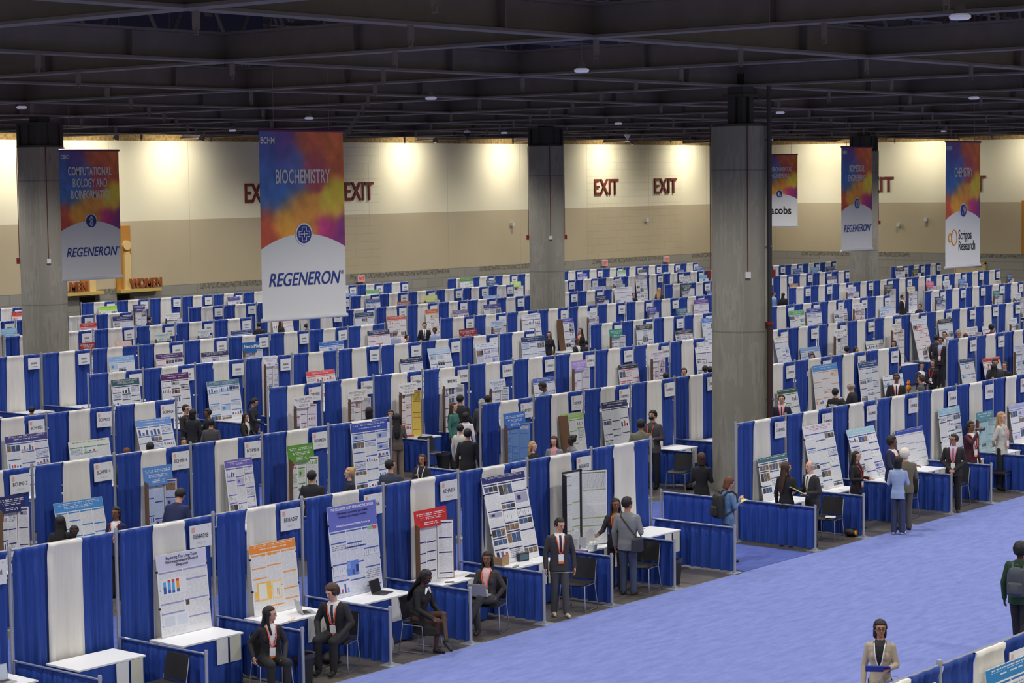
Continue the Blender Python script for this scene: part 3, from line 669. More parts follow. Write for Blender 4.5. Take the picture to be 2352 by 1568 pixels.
for (r, bl, k0, n) in SEGS:
    Y = RS*r; d = BLK[bl][1]
    for q in range(n):
        k = k0+q; x = booth_origin(r, bl, k); xm = x+BW_/2
        who = '%s booth %s, %s' % (ORD[k-min(k0, 0)], NB[bl], ROWN[r])
        t = thing('booth_backdrop', 'blue and white drape, ' + who, 'drape', (xm, Y, 0), 0, 'booth backdrops in the '+ROWN[r])
        o = link('blue_curtain', BL[rg.randrange(7)], t, (-.575, .0, 0)); o = link('blue_curtain', BL[rg.randrange(7)], t, (.575, .0, 0))
        link('white_curtain', WHT[rg.randrange(5)], t, (rg.uniform(-.06, .03), -.035, 0))
        link('crossbar', BAR, t, (0, 0, HD-.03))
        pole('tall pole left of ' + who, x, Y)
        if q == (0 if d < 0 else n-1): pole('tall end pole right of ' + who, x+BW_, Y)
        if not (r, bl, k) in NOSIGN and not (d > 0 and (r, bl) == (0, 'b') and False):
            s = thing('booth_sign', 'white number card, ' + who, 'sign', (xm+.61, Y-.085, 2.15), group='booth number cards in the '+ROWN[r])
            s.rotation_euler = (0, rg.uniform(-.02, .02), 0); link('card', CARD, s)
            code = CODE.get(r, {}).get(bl)
            if code is None and r in (0, 1, 2): code = ['CHEM%03d' % ((26 if r == 0 else 27 if r == 1 else 2)+2*j) for j in range(12)]
            if code: link('lettering', text_me(code[k], .098, M_INK, .78, .0015), s, (0, -.006, -.005)); link('printed_logo', SLOGO, s); link('corner_mark', SMARK, s); link('sponsor_line', SLINE, s)
            else: link('lettering', FARTX, s)
        # tables stand in every booth near the aisles and under every poster (see below)
        BOOTHS[(r, bl, k)] = (x, Y, who)
        if r < 2 or q < 3 or n-q < 3:
            e = x if True else 0
            side_rail(x, Y-.03, Y-1.88, 'low blue drape left of ' + who)
            if q == (0 if d < 0 else n-1): side_rail(x+BW_, Y-.03, Y-1.93, 'low blue drape right of ' + who)
# rear booths' end rails beside the cross aisle
for r in (0, 1, 2, 3):
    side_rail(18.05, RS*r+.03, RS*r+1.88, 'low blue drape behind the %s, right side of the first cross aisle' % ROWN[r])
    side_rail(15.1, RS*r+.03, RS*r+1.88, 'low blue drape behind the %s, left side of the first cross aisle' % ROWN[r]) if r > 0 else None
# the row in the bottom right corner
for q in range(-1, 5):
    x = -.63+2.06*q; Y = -13.55; who = '%s booth of the nearest row, bottom right' % ORD[q+1]
    t = thing('booth_backdrop', 'blue and white drape, ' + who, 'drape', (x+BW_/2+.08, Y, 0), 0, 'booth backdrops of the nearest row')
    o1 = link('blue_curtain', BL[(q+3) % 7], t, (-.64, 0, 0)); o2 = link('blue_curtain', BL[(q+5) % 7], t, (.64, 0, 0)); o3 = link('white_curtain', WHT[q % 5], t, (0, -.035, 0)); o1.scale = o2.scale = (1.13, 1, 1); o3.scale = (1.1, 1, 1); c = link('crossbar', BAR, t, (0, 0, HD-.03)); c.scale = (1.1, 1, 1)
    pole('tall pole left of ' + who, x, Y)
    s = thing('booth_sign', 'white number card, ' + who, 'sign', (x+BW_/2+.66, Y-.09, 2.13), group='booth number cards of the nearest row'); link('card', CARD, s)
    link('lettering', text_me('BEHA%03d' % (27-q if q < 1 else 29-q if q > 9 else 28-q+1), .098, M_INK, .78, .0015), s, (0, -.006, -.005)); link('printed_logo', SLOGO, s); link('corner_mark', SMARK, s); link('sponsor_line', SLINE, s)
# ================================================================ TABLES AND POSTERS
def booth_at(r, X):
    for (rr, bl, k), (x, Y, who) in BOOTHS.items():
        if rr == r and x-.35 <= X < x+BW_-.1: return (rr, bl, k)
    return None
def table(key, dx=0):
    if key in TABLES or key is None: return
    x, Y, who = BOOTHS[key]
    t = thing('booth_table', 'blue-skirted white table, ' + who, 'table', (x+1.06+dx, Y-.50, 0), 0, 'skirted tables in the '+ROWN[key[0]])
    link('tabletop', TOPM, t); link('skirt', SKIRT[len(TABLES) % 3], t); link('legs', TLEG, t)
    if key[0] < 2:
        link('paper_note', NOTE[0], t, (.42, -.375, 0)); link('paper_note', NOTE[1], t, (.16, -.375, 0))
    TABLES[key] = t
def rects_me(rects, y0=-.0065, y1=-.005):
    b = MB()
    for i, (x0, x1, z0, z1, m) in enumerate(rects): b.box(x0, x1, y0-i*2e-6, y1, z0, z1, m)
    return b.mesh('print', False)
PAPER = (226, 227, 231)
def fig(R, rg, x0, x1, z0, z1, acc, style):
    w, h = x1-x0, z1-z0; k = rg.random()
    if style == 'photo' or k < .16:
        n = max(1, int(w/.1))
        for i in range(n): R.append((x0+w*i/n+.005, x0+w*(i+1)/n-.005, z0+.01, z1-.01, photo_mats[rg.randrange(4)]))
    elif k < .42:
        n = rg.randrange(3, 6); cs = [acc, tuple(min(255, c+60) for c in acc), (70, 90, 140), (190, 90, 80)]
        for i in range(n): R.append((x0+w*(i+.2)/n, x0+w*(i+.75)/n, z0+.01, z0+.01+(h-.02)*rg.uniform(.25, 1), cm(cs[rg.randrange(4)], 'ink')))
        R.append((x0, x1, z0+.004, z0+.008, M_INK))
    elif k < .6:
        R.append((x0+.01, x1-.01, z0+.01, z1-.01, cm(tuple(int(c*.35+225*.65) for c in acc), 'ink')))
        R.append((x0+w*.2, x0+w*.45, z0+h*.3, z0+h*.7, cm(acc, 'ink')))
    elif k < .8:
        for i in range(7): R.append((x0+w*(i/7), x0+w*(i/7)+.006, z0+h*(.2+.5*rg.random()), z0+h*(.3+.5*rg.random())+.03, cm((80, 84, 100), 'ink')))
        R.append((x0, x1, z0+.004, z0+.007, M_INK)); R.append((x0, x0+.004, z0+.004, z1-.01, M_INK))
    else: R.append((x0+.01, x1-.01, z0+.01, z1-.01, ink((212, 214, 222), tuple(int(c*.6+60) for c in acc), .8, .03, 'diagram')))
photo_mats = [mat('printed_photo_dark', (62, 60, 62), .5, noise_s=30, noise_a=.7), mat('printed_photo_grey', (112, 108, 104), .5, noise_s=26, noise_a=.7), mat('printed_photo_tan', (134, 108, 86), .5, noise_s=24, noise_a=.6), mat('printed_photo_blue', (70, 92, 130), .5, noise_s=24, noise_a=.6)]
def columns(R, rg, x0, x1, z0, z1, acc, ncol, style='', paper=PAPER, light=False):
    txt = ink(paper, tuple(int(c*.3+100) for c in acc), .36); hd = cm(acc, 'ink')
    cw = (x1-x0)/ncol
    for c in range(ncol):
        a, e = x0+cw*c+.012, x0+cw*(c+1)-.012; z = z1-.01
        while z > z0+.08:
            h = min(rg.uniform(.12, .34), z-z0-.01)
            if not light or rg.random() < .5: R.append((a, e, z-.022, z, hd))
            z -= .03; h -= .03
            if rg.random() < (.62 if style != 'text' else .1) and h > .07:
                f = min(h, rg.uniform(.09, .2)); fig(R, rg, a, e, z-f, z, acc, style if rg.random() < .5 else ''); z -= f+.008; h -= f
            if h > .03: R.append((a, e, z-h, z, txt)); z -= h+.012
def board_me(w, h, m, t=.01): return box_me(-w/2, w/2, -t/2, t/2, 0, h, m)
PN = [0]; CLIPM = box_me(-.012, .012, -.014, .014, -.014, .014, M_BLK)
def words(c):
    r, g, b_ = c; mx, mn = max(c), min(c)
    tone = 'dark ' if mx < 115 else 'pale ' if mn > 150 else ''
    if mx-mn < 26: return 'white' if mn > 195 else 'black' if mx < 75 else 'grey'
    import colorsys; hu, l, s = colorsys.rgb_to_hls(r/255, g/255, b_/255); hu *= 360
    nm = 'red' if hu < 16 or hu > 340 else 'orange' if hu < 42 else 'yellow' if hu < 68 else 'green' if hu < 160 else 'teal' if hu < 196 else 'blue' if hu < 238 else 'purple' if hu < 290 else 'magenta'
    return tone+nm
def poster(r, xl, yl, xr, kind, tc, acc=None, lean=.16, ncol=3, hh=None, title=None, style='', paper=None, bottom=.765, wing=None, side=None, Y=None, tcol=None, extra=None):
    """one science fair poster: its top left corner and top right edge as seen, its kind, its title colour"""
    rg = random.Random(int(xl*7+yl*13)); acc = acc or (tuple(int(c*.8) for c in tc) if min(tc) < 180 else (70, 80, 130))
    Y0 = (RS*r if Y is None else Y)
    yt = Y0-(.12 if kind == 'F' else .40)
    P = at_y(xl, yl, yt); Q = at_y(xr, yl, yt); w = Q.x-P.x; zt = P.z
    zt = max(zt, 1.15); key = booth_at(r, (P.x+Q.x)/2) if Y is None else None
    if key: table(key)
    elif Y is None: print('NOBOOTH', r, xl, P, Q)
    who = BOOTHS[key][2] if key else 'bottom right corner of the hall' if Y is not None else ROWN[r]
    pc = paper or PAPER; bm = cm(pc, 'board'); xm = (P.x+Q.x)/2
    white_t = min(tc) > 180
    tink = ink(tc, tcol or ((70, 70, 90) if white_t else (235, 235, 240)), .8, .03, 'title')
    PN[0] += 1
    def fill(w_, h_, th, nc, st=style, lt=False):
        R = [(-w_/2+.004, w_/2-.004, h_-th, h_-.004, cm(tc, 'title_band'))] if th else []
        if th:
            n = 2 if th > .13 else 1
            if not title:
                for i in range(n): R.append((-w_/2*(.85-.25*i), w_/2*(.85-.25*i), h_-th*(.38+.34*i), h_-th*(.16+.34*i), tink))
        columns(R, rg, -w_/2+.012, w_/2-.012, .02, h_-th-.01, acc, nc, st, pc, lt)
        return rects_me(R)
    def titles(t_, w_, h_, th, y=-.009):
        if title:
            for s_, sz, dz, wm, c in title: link('title_lettering', text_me(s_, sz, cm(c, 'ink'), wm, .001, bold=sz*.012), t_, (0, y, h_-dz))
    if kind in 'FL':
        h = (zt-bottom)/math.cos(.0); h = math.hypot(zt-bottom, lean)
        t = thing('science_poster', '%s-titled flat poster, %s' % (words(tc), who), 'poster', (xm, Y0-.12-lean, bottom), 0, None)
        t.rotation_euler = (-math.atan2(lean, zt-bottom), 0, 0)
        link('board', board_me(w, h, bm), t); th = hh if hh is not None else .12*h
        link('printed_panel', fill(w, h, th, ncol if w > .6 else 2), t); titles(t, w, h, th)
        if side:
            wg_ = link('side_wing', board_me(.24, h*.97, M_BROWN), t, (-w/2-.02, -.10, 0)); wg_.rotation_euler = (0, 0, math.radians(110))
        if r == 0 or Y is not None:
            for x_, z_ in ((-w/2, h*.8), (w/2, h*.8), (-w/2, h*.35), (w/2, h*.35)): link('binder_clip', CLIPM, t, (x_, 0, z_))
        if extra:
            link('printed_figure', rects_me([(x0*w, x1*w, z0*h, z1*h, cm(c, 'ink')) for x0, x1, z0, z1, c in extra], -.0075, -.0066), t)
    else:      # trifold display board with its header card
        hd = hh if hh is not None else .30; wt = w
        t = thing('trifold_board', '%s-headed trifold board, %s' % (words(tc), who), 'display board', (xm, Y0-.40, bottom), 0, None)
        dark = kind == 'K'; ph = zt-bottom-(hd*.72 if not dark else 0)
        cw = w*.60 if not dark else w*.46; sw = .34 if not dark else .30; edge = M_DARKPANEL if dark else (cm(side, 'board_edge') if side else M_BROWN)
        c0 = link('center_panel', board_me(cw, ph, bm), t, (-.16*w, 0, 0))
        link('printed_panel', fill(cw, ph, .04, 2, lt=dark), c0)
        ac = math.atan2(Y0-CAM.y, xm-CAM.x)
        for s_ in (-1, 1):
            a = (ac+math.radians(12 if not dark else 15)) if s_ < 0 else math.radians(36 if not dark else 30)
            ww = sw if s_ < 0 else (w*.34 if not dark else w*.46)
            b = MB(); b.box(min(0, s_*ww), max(0, s_*ww), -.004, .004, 0, ph, edge)
            sp = link('side_panel', b.mesh('wing', False), t, (-.16*w+s_*cw/2, 0, 0), (0, 0, -s_*a))
            R = [(min(0, s_*ww)+.012, max(0, s_*ww)-.012, .012, ph-.012, cm(wing if (wing and s_ > 0) else pc, 'board'))]
            columns(R, rg, min(0, s_*ww)+.025, max(0, s_*ww)-.02, .02, ph-.03, acc, 1, style, pc if not (wing and s_ > 0) else wing, dark)
            link('printed_panel', rects_me(R), sp)
        if not dark:
            hb = MB(); hb.box(-w*.50, w*.42, -.006, .006, 0, hd, cm(tc, 'title_band'))
            hm = link('header_card', hb.mesh('header', False), t, (-.02, -.05, zt-bottom-hd)); hm.rotation_euler = (-.10, 0, 0)
            R = []
            if not title:
                for i in range(3 if hd > .24 else 2): R.append((-w*(.44-.1*i), w*(.36-.1*i), hd*(.66-.26*i), hd*(.84-.26*i), tink))
                link('printed_title', rects_me(R, -.009, -.0065), hm)
            titles(hm, w, hd, hd, -.012)
        else: link('frame_edge', one(lambda b: (b.box(-cw/2-.16*w, cw/2-.16*w, -.02, .01, ph, ph+.03, M_DARKPANEL), b.box(cw/2-.03-.16*w, cw/2+.03-.16*w, -.02, .01, 0, ph+.03, M_DARKPANEL)), smooth=False), t)
    return t
Wt = (236, 236, 240)
# --- front row, left block (readable ones)
poster(0, 357, 1277, 472, 'F', (206, 206, 228), (150, 152, 196), ncol=2, hh=.24, lean=.10, style='text', extra=[(-.45, .06, .50, .70, PAPER)]+[(x, x+.055, .52, .52+.14*q, (60, 90, 170)) for x, q in ((-.40, .6), (-.31, .3), (-.23, .2), (-.14, .3))]+[(x, x+.055, .52+.14*q, .665, c) for x, q, c in ((-.40, .6, (90, 170, 220)), (-.31, .3, (90, 160, 220)), (-.23, .2, (90, 160, 220)), (-.14, .3, (226, 160, 50)))]+[(x, x+.055, .655, .685, (214, 60, 50)) for x in (-.31, -.23, -.14)]+[(-.45, .06, .10, .26, (222, 224, 232)), (-.43, -.22, .12, .24, (206, 212, 226)), (-.18, .03, .12, .24, (206, 212, 226)), (.02, .09, .34, .40, (90, 70, 60))], title=[('Exploring The Long-Term', .062, .065, .95, (40, 40, 60)), ('Neurodegenerative Effects of', .058, .125, .92, (40, 40, 60)), ('Sleepovers', .058, .18, .95, (40, 40, 60))])
poster(0, 571, 1254, 677, 'F', (236, 140, 50), (232, 160, 90), ncol=3, hh=.14, lean=.10, style='text', extra=[(-.25, -.17, .82, .86, (236, 150, 40)), (-.12, -.04, .82, .86, (236, 150, 40)), (.0, .07, .82, .86, (236, 150, 40)), (-.40, -.10, .20, .46, (238, 190, 90)), (-.37, -.20, .22, .44, (230, 230, 226)), (-.08, .12, .20, .46, (240, 208, 150)), (-.06, .10, .22, .43, (230, 230, 228)), (.02, .03, .24, .34, (120, 70, 60)), (.05, .06, .24, .34, (200, 120, 50)), (-.46, -.40, .24, .34, (240, 190, 90))])
poster(0, 750, 1166, 862, 'F', (104, 112, 196), (70, 92, 170), ncol=3, hh=.40, lean=.14, paper=(216, 220, 236), title=[('THE COGNITIVE COST OF ADDICTIVE DESIGN', .062, .06, .76, (240, 240, 250)), ('A Mechanistic Framework for Supra-Additive', .05, .13, .78, (34, 34, 80)), ('Extraneous Load in Persuasive Interfaces', .05, .19, .78, (34, 34, 80)), ('Rutherford County Virtual School  Clarksville, Tennessee, USA', .042, .33, .72, (240, 240, 250))], extra=[(-.20, .04, .22, .38, (96, 130, 210)), (-.19, -.12, .30, .37, (130, 160, 226)), (-.02, .03, .25, .33, (36, 50, 120)), (-.10, -.05, .23, .28, (60, 80, 160)), (.28, .37, .68, .72, (130, 190, 140)), (.39, .47, .68, .72, (214, 90, 90)), (-.2, .22, .52, .535, (50, 64, 150))])
poster(0, 950, 1174, 1030, 'T', (206, 44, 44), (60, 40, 110), hh=.30, style='text')
poster(0, 1104, 1098, 1203, 'F', (42, 44, 104), (46, 44, 104), ncol=3, hh=.12, lean=.34, style='photo')
poster(0, 1281, 1090, 1371, 'K', Wt, (150, 176, 120), style='text')
# --- front row, right block
poster(0, 1739, 1053, 1806, 'F', (66, 112, 124), (60, 80, 110), ncol=3, lean=.16, style='photo')
poster(0, 1842, 980, 1910, 'F', (222, 214, 222), (60, 90, 150), ncol=3, lean=.30, style='photo')
poster(0, 1943, 988, 2006, 'F', (160, 200, 216), (56, 62, 150), ncol=3, lean=.34)
poster(0, 2054, 990, 2118, 'F', (56, 76, 168), (170, 174, 190), ncol=3, lean=.18, style='text')
poster(0, 2154, 940, 2203, 'F', (150, 192, 214), (44, 72, 120), ncol=3, lean=.14)
poster(0, 2240, 948, 2281, 'T', (96, 150, 164), (110, 160, 176), hh=.22, paper=(178, 206, 214))
poster(0, 2316, 930, 2368, 'F', (168, 168, 214), (120, 120, 190), ncol=3, lean=.16)
poster(-1, 2262, 1541, 2420, 'F', (44, 128, 190), (44, 110, 180), ncol=3, lean=.15, hh=.16, Y=-13.55)
# --- all other rows: row, left, top, right, kind, title colour, accent, extras
PL = [
(1, -8, 1142, 62, 'T', (42, 46, 104), (42, 46, 104)), (1, 122, 1157, 234, 'F', (74, 146, 214), (60, 130, 200)), (1, 328, 1074, 400, 'T', (92, 140, 206), (60, 60, 150)),
(1, 514, 1058, 578, 'F', (112, 104, 186), (112, 104, 186)), (1, 660, 1024, 724, 'T', (94, 152, 56), (88, 150, 60)), (1, 804, 974, 888, 'F', (62, 84, 176), (50, 84, 176)),
(1, 1156, 950, 1209, 'T', (64, 116, 196), (70, 110, 180)), (1, 1286, 952, 1338, 'F', (166, 200, 110), (110, 160, 80)), (1, 1380, 925, 1439, 'F', (58, 58, 92), (50, 50, 84)),
(1, 1784, 897, 1830, 'F', (52, 92, 72), (60, 110, 80)), (1, 1865, 840, 1922, 'F', (90, 150, 210), (200, 150, 110)), (1, 1970, 833, 2014, 'F', (60, 84, 130), (60, 90, 150)),
(1, 2026, 864, 2072, 'F', Wt, (60, 110, 160)), (1, 2203, 826, 2235, 'F', (56, 76, 112), (60, 110, 180)), (1, 2256, 824, 2296, 'F', (186, 66, 62), (190, 90, 80)), (1, 2327, 792, 2356, 'T', (210, 216, 226), (70, 120, 190)),
(2, 10, 1003, 108, 'F', (74, 68, 132), (60, 90, 160)), (2, 156, 1016, 250, 'F', (222, 228, 214), (96, 150, 120)), (2, 309, 966, 391, 'F', (112, 152, 214), (60, 110, 180)),
(2, 672, 911, 722, 'T', (224, 220, 220), (140, 60, 90)), (2, 797, 896, 846, 'T', (224, 220, 218), (130, 50, 56)), (2, 914, 881, 961, 'T', (232, 230, 230), (190, 80, 60)), (2, 1014, 867, 1060, 'T', (234, 234, 234), (60, 50, 130)),
(2, 1122, 873, 1163, 'T', (214, 220, 234), (100, 110, 150)), (2, 1223, 870, 1272, 'F', (76, 106, 184), (60, 90, 160)), (2, 1312, 829, 1349, 'T', (172, 148, 214), (140, 90, 160)), (2, 1419, 839, 1464, 'F', (56, 58, 70), (180, 50, 60)),
(2, 1493, 807, 1523, 'T', (222, 214, 224), (120, 60, 120)), (2, 1596, 798, 1633, 'F', Wt, (70, 70, 90)), (2, 1776, 774, 1806, 'F', (230, 226, 220), (70, 110, 200)), (2, 1837, 800, 1882, 'F', (130, 170, 216), (70, 110, 190)),
(2, 1914, 757, 1941, 'T', (228, 228, 228), (160, 160, 190)), (2, 1988, 784, 2027, 'F', (216, 220, 210), (110, 120, 100)), (2, 2046, 744, 2071, 'T', (226, 222, 216), (190, 130, 60)), (2, 2092, 734, 2126, 'F', (214, 222, 236), (190, 90, 80)),
(2, 2154, 734, 2186, 'F', (60, 58, 64), (60, 130, 200)), (2, 2216, 752, 2246, 'T', (226, 226, 230), (80, 90, 140)), (2, 2255, 750, 2284, 'F', (226, 226, 232), (100, 90, 180)), (2, 2318, 731, 2336, 'T', (222, 226, 232), (90, 120, 170)),
(3, 254, 873, 319, 'F', (58, 92, 100), (40, 60, 90)), (3, 368, 860, 432, 'F', (92, 44, 106), (60, 50, 70)), (3, 474, 877, 548, 'F', (88, 130, 152), (76, 130, 196)), (3, 604, 818, 636, 'T', (226, 224, 238), (110, 110, 200)),
(3, 702, 854, 768, 'F', (228, 84, 90), (200, 100, 80)), (3, 918, 825, 969, 'F', (50, 56, 90), (60, 90, 140)), (3, 981, 801, 1032, 'F', (176, 200, 224), (70, 110, 170)), (3, 1091, 790, 1142, 'F', (226, 230, 238), (90, 120, 200)),
(3, 1196, 775, 1249, 'F', (52, 66, 108), (60, 110, 180)), (3, 1399, 757, 1431, 'T', (58, 146, 126), (70, 80, 90)), (3, 1460, 747, 1498, 'F', (70, 74, 70), (60, 110, 130)), (3, 1550, 760, 1589, 'F', (70, 66, 66), (90, 90, 100)), (3, 1611, 731, 1640, 'F', (90, 140, 210), (90, 150, 210)),
(3, 1812, 714, 1846, 'F', (92, 172, 122), (50, 110, 90)), (3, 1851, 709, 1885, 'F', (60, 70, 150), (60, 90, 160)), (3, 1914, 712, 1945, 'F', (210, 210, 228), (80, 80, 110)), (3, 1958, 697, 1981, 'T', (228, 226, 228), (150, 70, 70)), (3, 2020, 705, 2052, 'F', (190, 210, 236), (90, 140, 210)),
(3, 2146, 682, 2166, 'T', (56, 70, 112), (60, 70, 100)), (3, 2280, 668, 2298, 'T', (64, 120, 130), (90, 160, 160)), (3, 2327, 673, 2346, 'T', (226, 226, 230), (80, 80, 90)),
(4, 249, 820, 307, 'F', (140, 184, 224), (100, 150, 210)), (4, 357, 814, 419, 'F', (80, 58, 108), (180, 90, 100)), (4, 461, 810, 524, 'F', (60, 60, 90), (110, 90, 150)), 
(4, 732, 786, 788, 'F', (56, 110, 190), (60, 110, 190)), (4, 843, 760, 894, 'F', (58, 64, 100), (200, 60, 60)), (4, 1054, 757, 1097, 'T', (150, 52, 58), (150, 60, 60)), (4, 1127, 737, 1158, 'T', (190, 204, 226), (200, 160, 140)), (4, 1197, 723, 1240, 'F', (222, 224, 236), (60, 60, 110)),
(4, 1281, 733, 1316, 'F', (80, 76, 180), (60, 70, 130)), (4, 1347, 715, 1371, 'T', (222, 224, 230), (90, 100, 140)), (4, 1486, 705, 1509, 'T', (86, 88, 164), (120, 130, 190)), (4, 1552, 708, 1580, 'T', (70, 116, 142), (90, 120, 150)), (4, 1592, 689, 1626, 'F', (112, 84, 156), (140, 100, 180)),
(4, 1942, 660, 1967, 'T', (214, 210, 232), (120, 120, 190)), (4, 2030, 654, 2052, 'T', (90, 92, 96), (80, 80, 90)), (4, 2083, 659, 2102, 'T', (226, 222, 190), (70, 90, 170)), (4, 2126, 647, 2145, 'T', (206, 104, 128), (200, 130, 150)), (4, 2165, 645, 2182, 'T', (212, 222, 230), (140, 160, 180)),
(4, 2200, 641, 2218, 'T', (90, 136, 206), (140, 170, 220)), (4, 2284, 643, 2299, 'T', (214, 206, 200), (150, 120, 100)), (4, 2311, 630, 2325, 'T', (62, 84, 140), (60, 80, 130)),
(5, 182, 788, 220, 'T', (150, 50, 46), (150, 60, 50)), (5, 264, 784, 305, 'T', (226, 190, 170), (210, 130, 90)), (5, 354, 765, 392, 'T', (206, 220, 214), (110, 150, 150)), (5, 452, 757, 484, 'T', (214, 220, 220), (150, 160, 160)), (5, 529, 760, 578, 'F', (46, 70, 130), (60, 90, 150)),
(5, 814, 719, 857, 'F', (52, 80, 122), (70, 100, 120)), (5, 888, 727, 930, 'F', (206, 100, 90), (206, 120, 100)), (5, 976, 711, 1005, 'F', (206, 110, 60), (180, 130, 70)), (5, 1039, 713, 1075, 'F', (120, 112, 150), (120, 112, 160)), (5, 1110, 700, 1149, 'F', (66, 72, 146), (60, 60, 110)),
(5, 1366, 679, 1394, 'T', (44, 60, 104), (90, 80, 100)), (5, 1410, 661, 1450, 'F', (226, 226, 232), (120, 120, 140)), (5, 1563, 653, 1590, 'T', (56, 76, 74), (70, 90, 90)), (5, 1623, 668, 1640, 'F', (56, 84, 160), (56, 84, 160)), (5, 1813, 652, 1833, 'F', (176, 116, 64), (150, 100, 70)), (5, 1899, 635, 1921, 'F', (110, 100, 130), (90, 110, 150)),
(5, 2056, 615, 2077, 'F', (60, 62, 72), (80, 90, 130)), (5, 2093, 619, 2111, 'T', (70, 84, 40), (90, 100, 60)),
(6, 2, 755, 42, 'T', (144, 200, 228), (130, 190, 220)), (6, 182, 743, 222, 'F', (206, 56, 50), (200, 90, 80)), (6, 258, 727, 305, 'F', (56, 58, 110), (90, 80, 110)), (6, 624, 737, 671, 'F', (232, 214, 206), (210, 170, 150)), (6, 839, 687, 872, 'F', (70, 96, 160), (80, 110, 170)), (6, 912, 693, 945, 'T', (170, 100, 76), (180, 120, 90)),
(6, 973, 679, 1006, 'T', (214, 222, 130), (170, 180, 90)), (6, 1109, 679, 1149, 'T', (150, 176, 222), (90, 100, 130)), (6, 1358, 659, 1391, 'F', (190, 196, 226), (140, 150, 200)), (6, 1407, 643, 1431, 'T', (206, 208, 214), (130, 130, 140)), (6, 1459, 632, 1484, 'F', (140, 142, 150), (120, 120, 130)), (6, 1559, 634, 1585, 'T', (222, 224, 224), (160, 170, 170)),
(6, 1605, 632, 1626, 'F', (110, 180, 220), (110, 180, 220)), (6, 1820, 617, 1841, 'T', (64, 104, 180), (100, 140, 200)), (6, 1861, 614, 1882, 'T', (120, 170, 214), (130, 190, 210)), (6, 1896, 612, 1917, 'T', (50, 76, 128), (70, 90, 130)), 
(7, 26, 716, 69, 'F', (196, 60, 54), (200, 90, 80)), (7, 226, 704, 268, 'F', (168, 220, 80), (170, 220, 90)), (7, 305, 700, 334, 'T', (66, 62, 120), (70, 90, 180)), (7, 378, 720, 415, 'T', (226, 226, 230), (80, 90, 130)), (7, 522, 682, 550, 'F', (90, 84, 150), (90, 90, 140)), (7, 790, 674, 817, 'F', (110, 150, 214), (110, 150, 214)),
(7, 840, 666, 870, 'F', (104, 170, 104), (104, 170, 104)), (7, 1056, 638, 1086, 'F', (90, 144, 70), (100, 140, 90)), (7, 1116, 643, 1141, 'T', (72, 102, 132), (90, 110, 140)), (7, 1172, 647, 1198, 'T', (190, 224, 120), (180, 214, 120)), (7, 1224, 649, 1243, 'T', (80, 110, 160), (80, 100, 130)), (7, 1326, 629, 1348, 'F', (76, 80, 180), (80, 80, 180)),
(7, 1417, 621, 1437, 'F', (150, 190, 140), (130, 170, 150)), (7, 1466, 619, 1484, 'F', (70, 74, 84), (70, 74, 84)), (7, 1524, 625, 1540, 'F', (214, 222, 232), (150, 170, 190)), (7, 1554, 619, 1572, 'T', (72, 92, 150), (90, 124, 190)), (7, 1596, 612, 1614, 'T', (90, 124, 190), (90, 124, 190)),
]
for q in PL:
    r, xl, yl, xr, kind, tc, acc = q
    ex = {}
    if (r, xl) == (1, 122): ex = dict(lean=.2, hh=.18, ncol=4, style='text')
    if (r, xl) == (1, 328): ex = dict(hh=.36, paper=(190, 204, 232))
    if (r, xl) == (1, 660): ex = dict(hh=.36)
    if (r, xl) == (1, 1156): ex = dict(hh=.34, paper=(104, 144, 200))
    if (r, xl) == (1, 1286): ex = dict(side=1)
    if (r, xl) == (2, 914): ex = dict(wing=(232, 206, 90))
    if (r, xl) == (2, 1014): ex = dict(hh=.30, title=[('B.R.E.W-2', .11, .12, .8, (30, 30, 34))])
    if (r, xl) == (4, 1281): ex = dict(side=1)
    if (r, xl) in ((2, 2092), (3, 981), (2, 309), (2, 1776)): ex = dict(lean=.34)
    poster(r, xl, yl, xr, kind, tc, acc, **ex)
poster(4, 556, 787, 599, 'T', (36, 96, 164), (120, 150, 200), hh=.34, title=[('NeuronPilot', .17, .14, .82, (236, 240, 244))])
for key in list(BOOTHS):
    r, bl, k = key
    if r <= 1 or (r < 5 and (k < 4 and bl == 'b')) or (bl == 'b' and k > 7) or bl == 'a' or (bl in 'cd' and k < 2 and r < 5): table(key)
# ================================================================ PEOPLE
SKIN = {'pale': (214, 168, 146), 'light': (196, 148, 122), 'tan': (170, 122, 96), 'brown': (122, 82, 62), 'dark': (70, 46, 36)}
HAIR = {'black': (26, 23, 24), 'brown': (66, 44, 32), 'red': (96, 54, 36), 'blond': (176, 140, 92), 'grey': (150, 146, 140), 'white': (214, 208, 196)}
def remesh(b, voxel, smooth=2, nearest=True):
    src = bpy.data.meshes.new('src'); src.from_pydata(b.v, [], b.f); src.update()
    o = bpy.data.objects.new('tmp', src); COL.objects.link(o)
    m = o.modifiers.new('r', 'REMESH'); m.mode = 'VOXEL'; m.voxel_size = voxel; m.use_smooth_shade = True
    s = o.modifiers.new('s', 'SMOOTH'); s.factor = .5; s.iterations = smooth
    dg = bpy.context.evaluated_depsgraph_get(); me = bpy.data.meshes.new_from_object(o.evaluated_get(dg))
    bpy.data.objects.remove(o)
    me.materials.clear()
    for q in b.mats: me.materials.append(q)
    if nearest and len(b.mats) > 1:
        bvh = BVHTree.FromPolygons([Vector(v) for v in b.v], [f for f in b.f])
        n = len(me.polygons); c = np.empty(n*3); me.polygons.foreach_get('center', c); c = c.reshape(-1, 3); mi = np.zeros(n, dtype=np.int32)
        for i in range(n):
            h = bvh.find_nearest(c[i]); mi[i] = b.m[h[2]] if h[2] is not None else 0
        return me, c, mi
    n = len(me.polygons); c = np.empty(n*3); me.polygons.foreach_get('center', c)
    return me, c.reshape(-1, 3), np.zeros(n, dtype=np.int32)
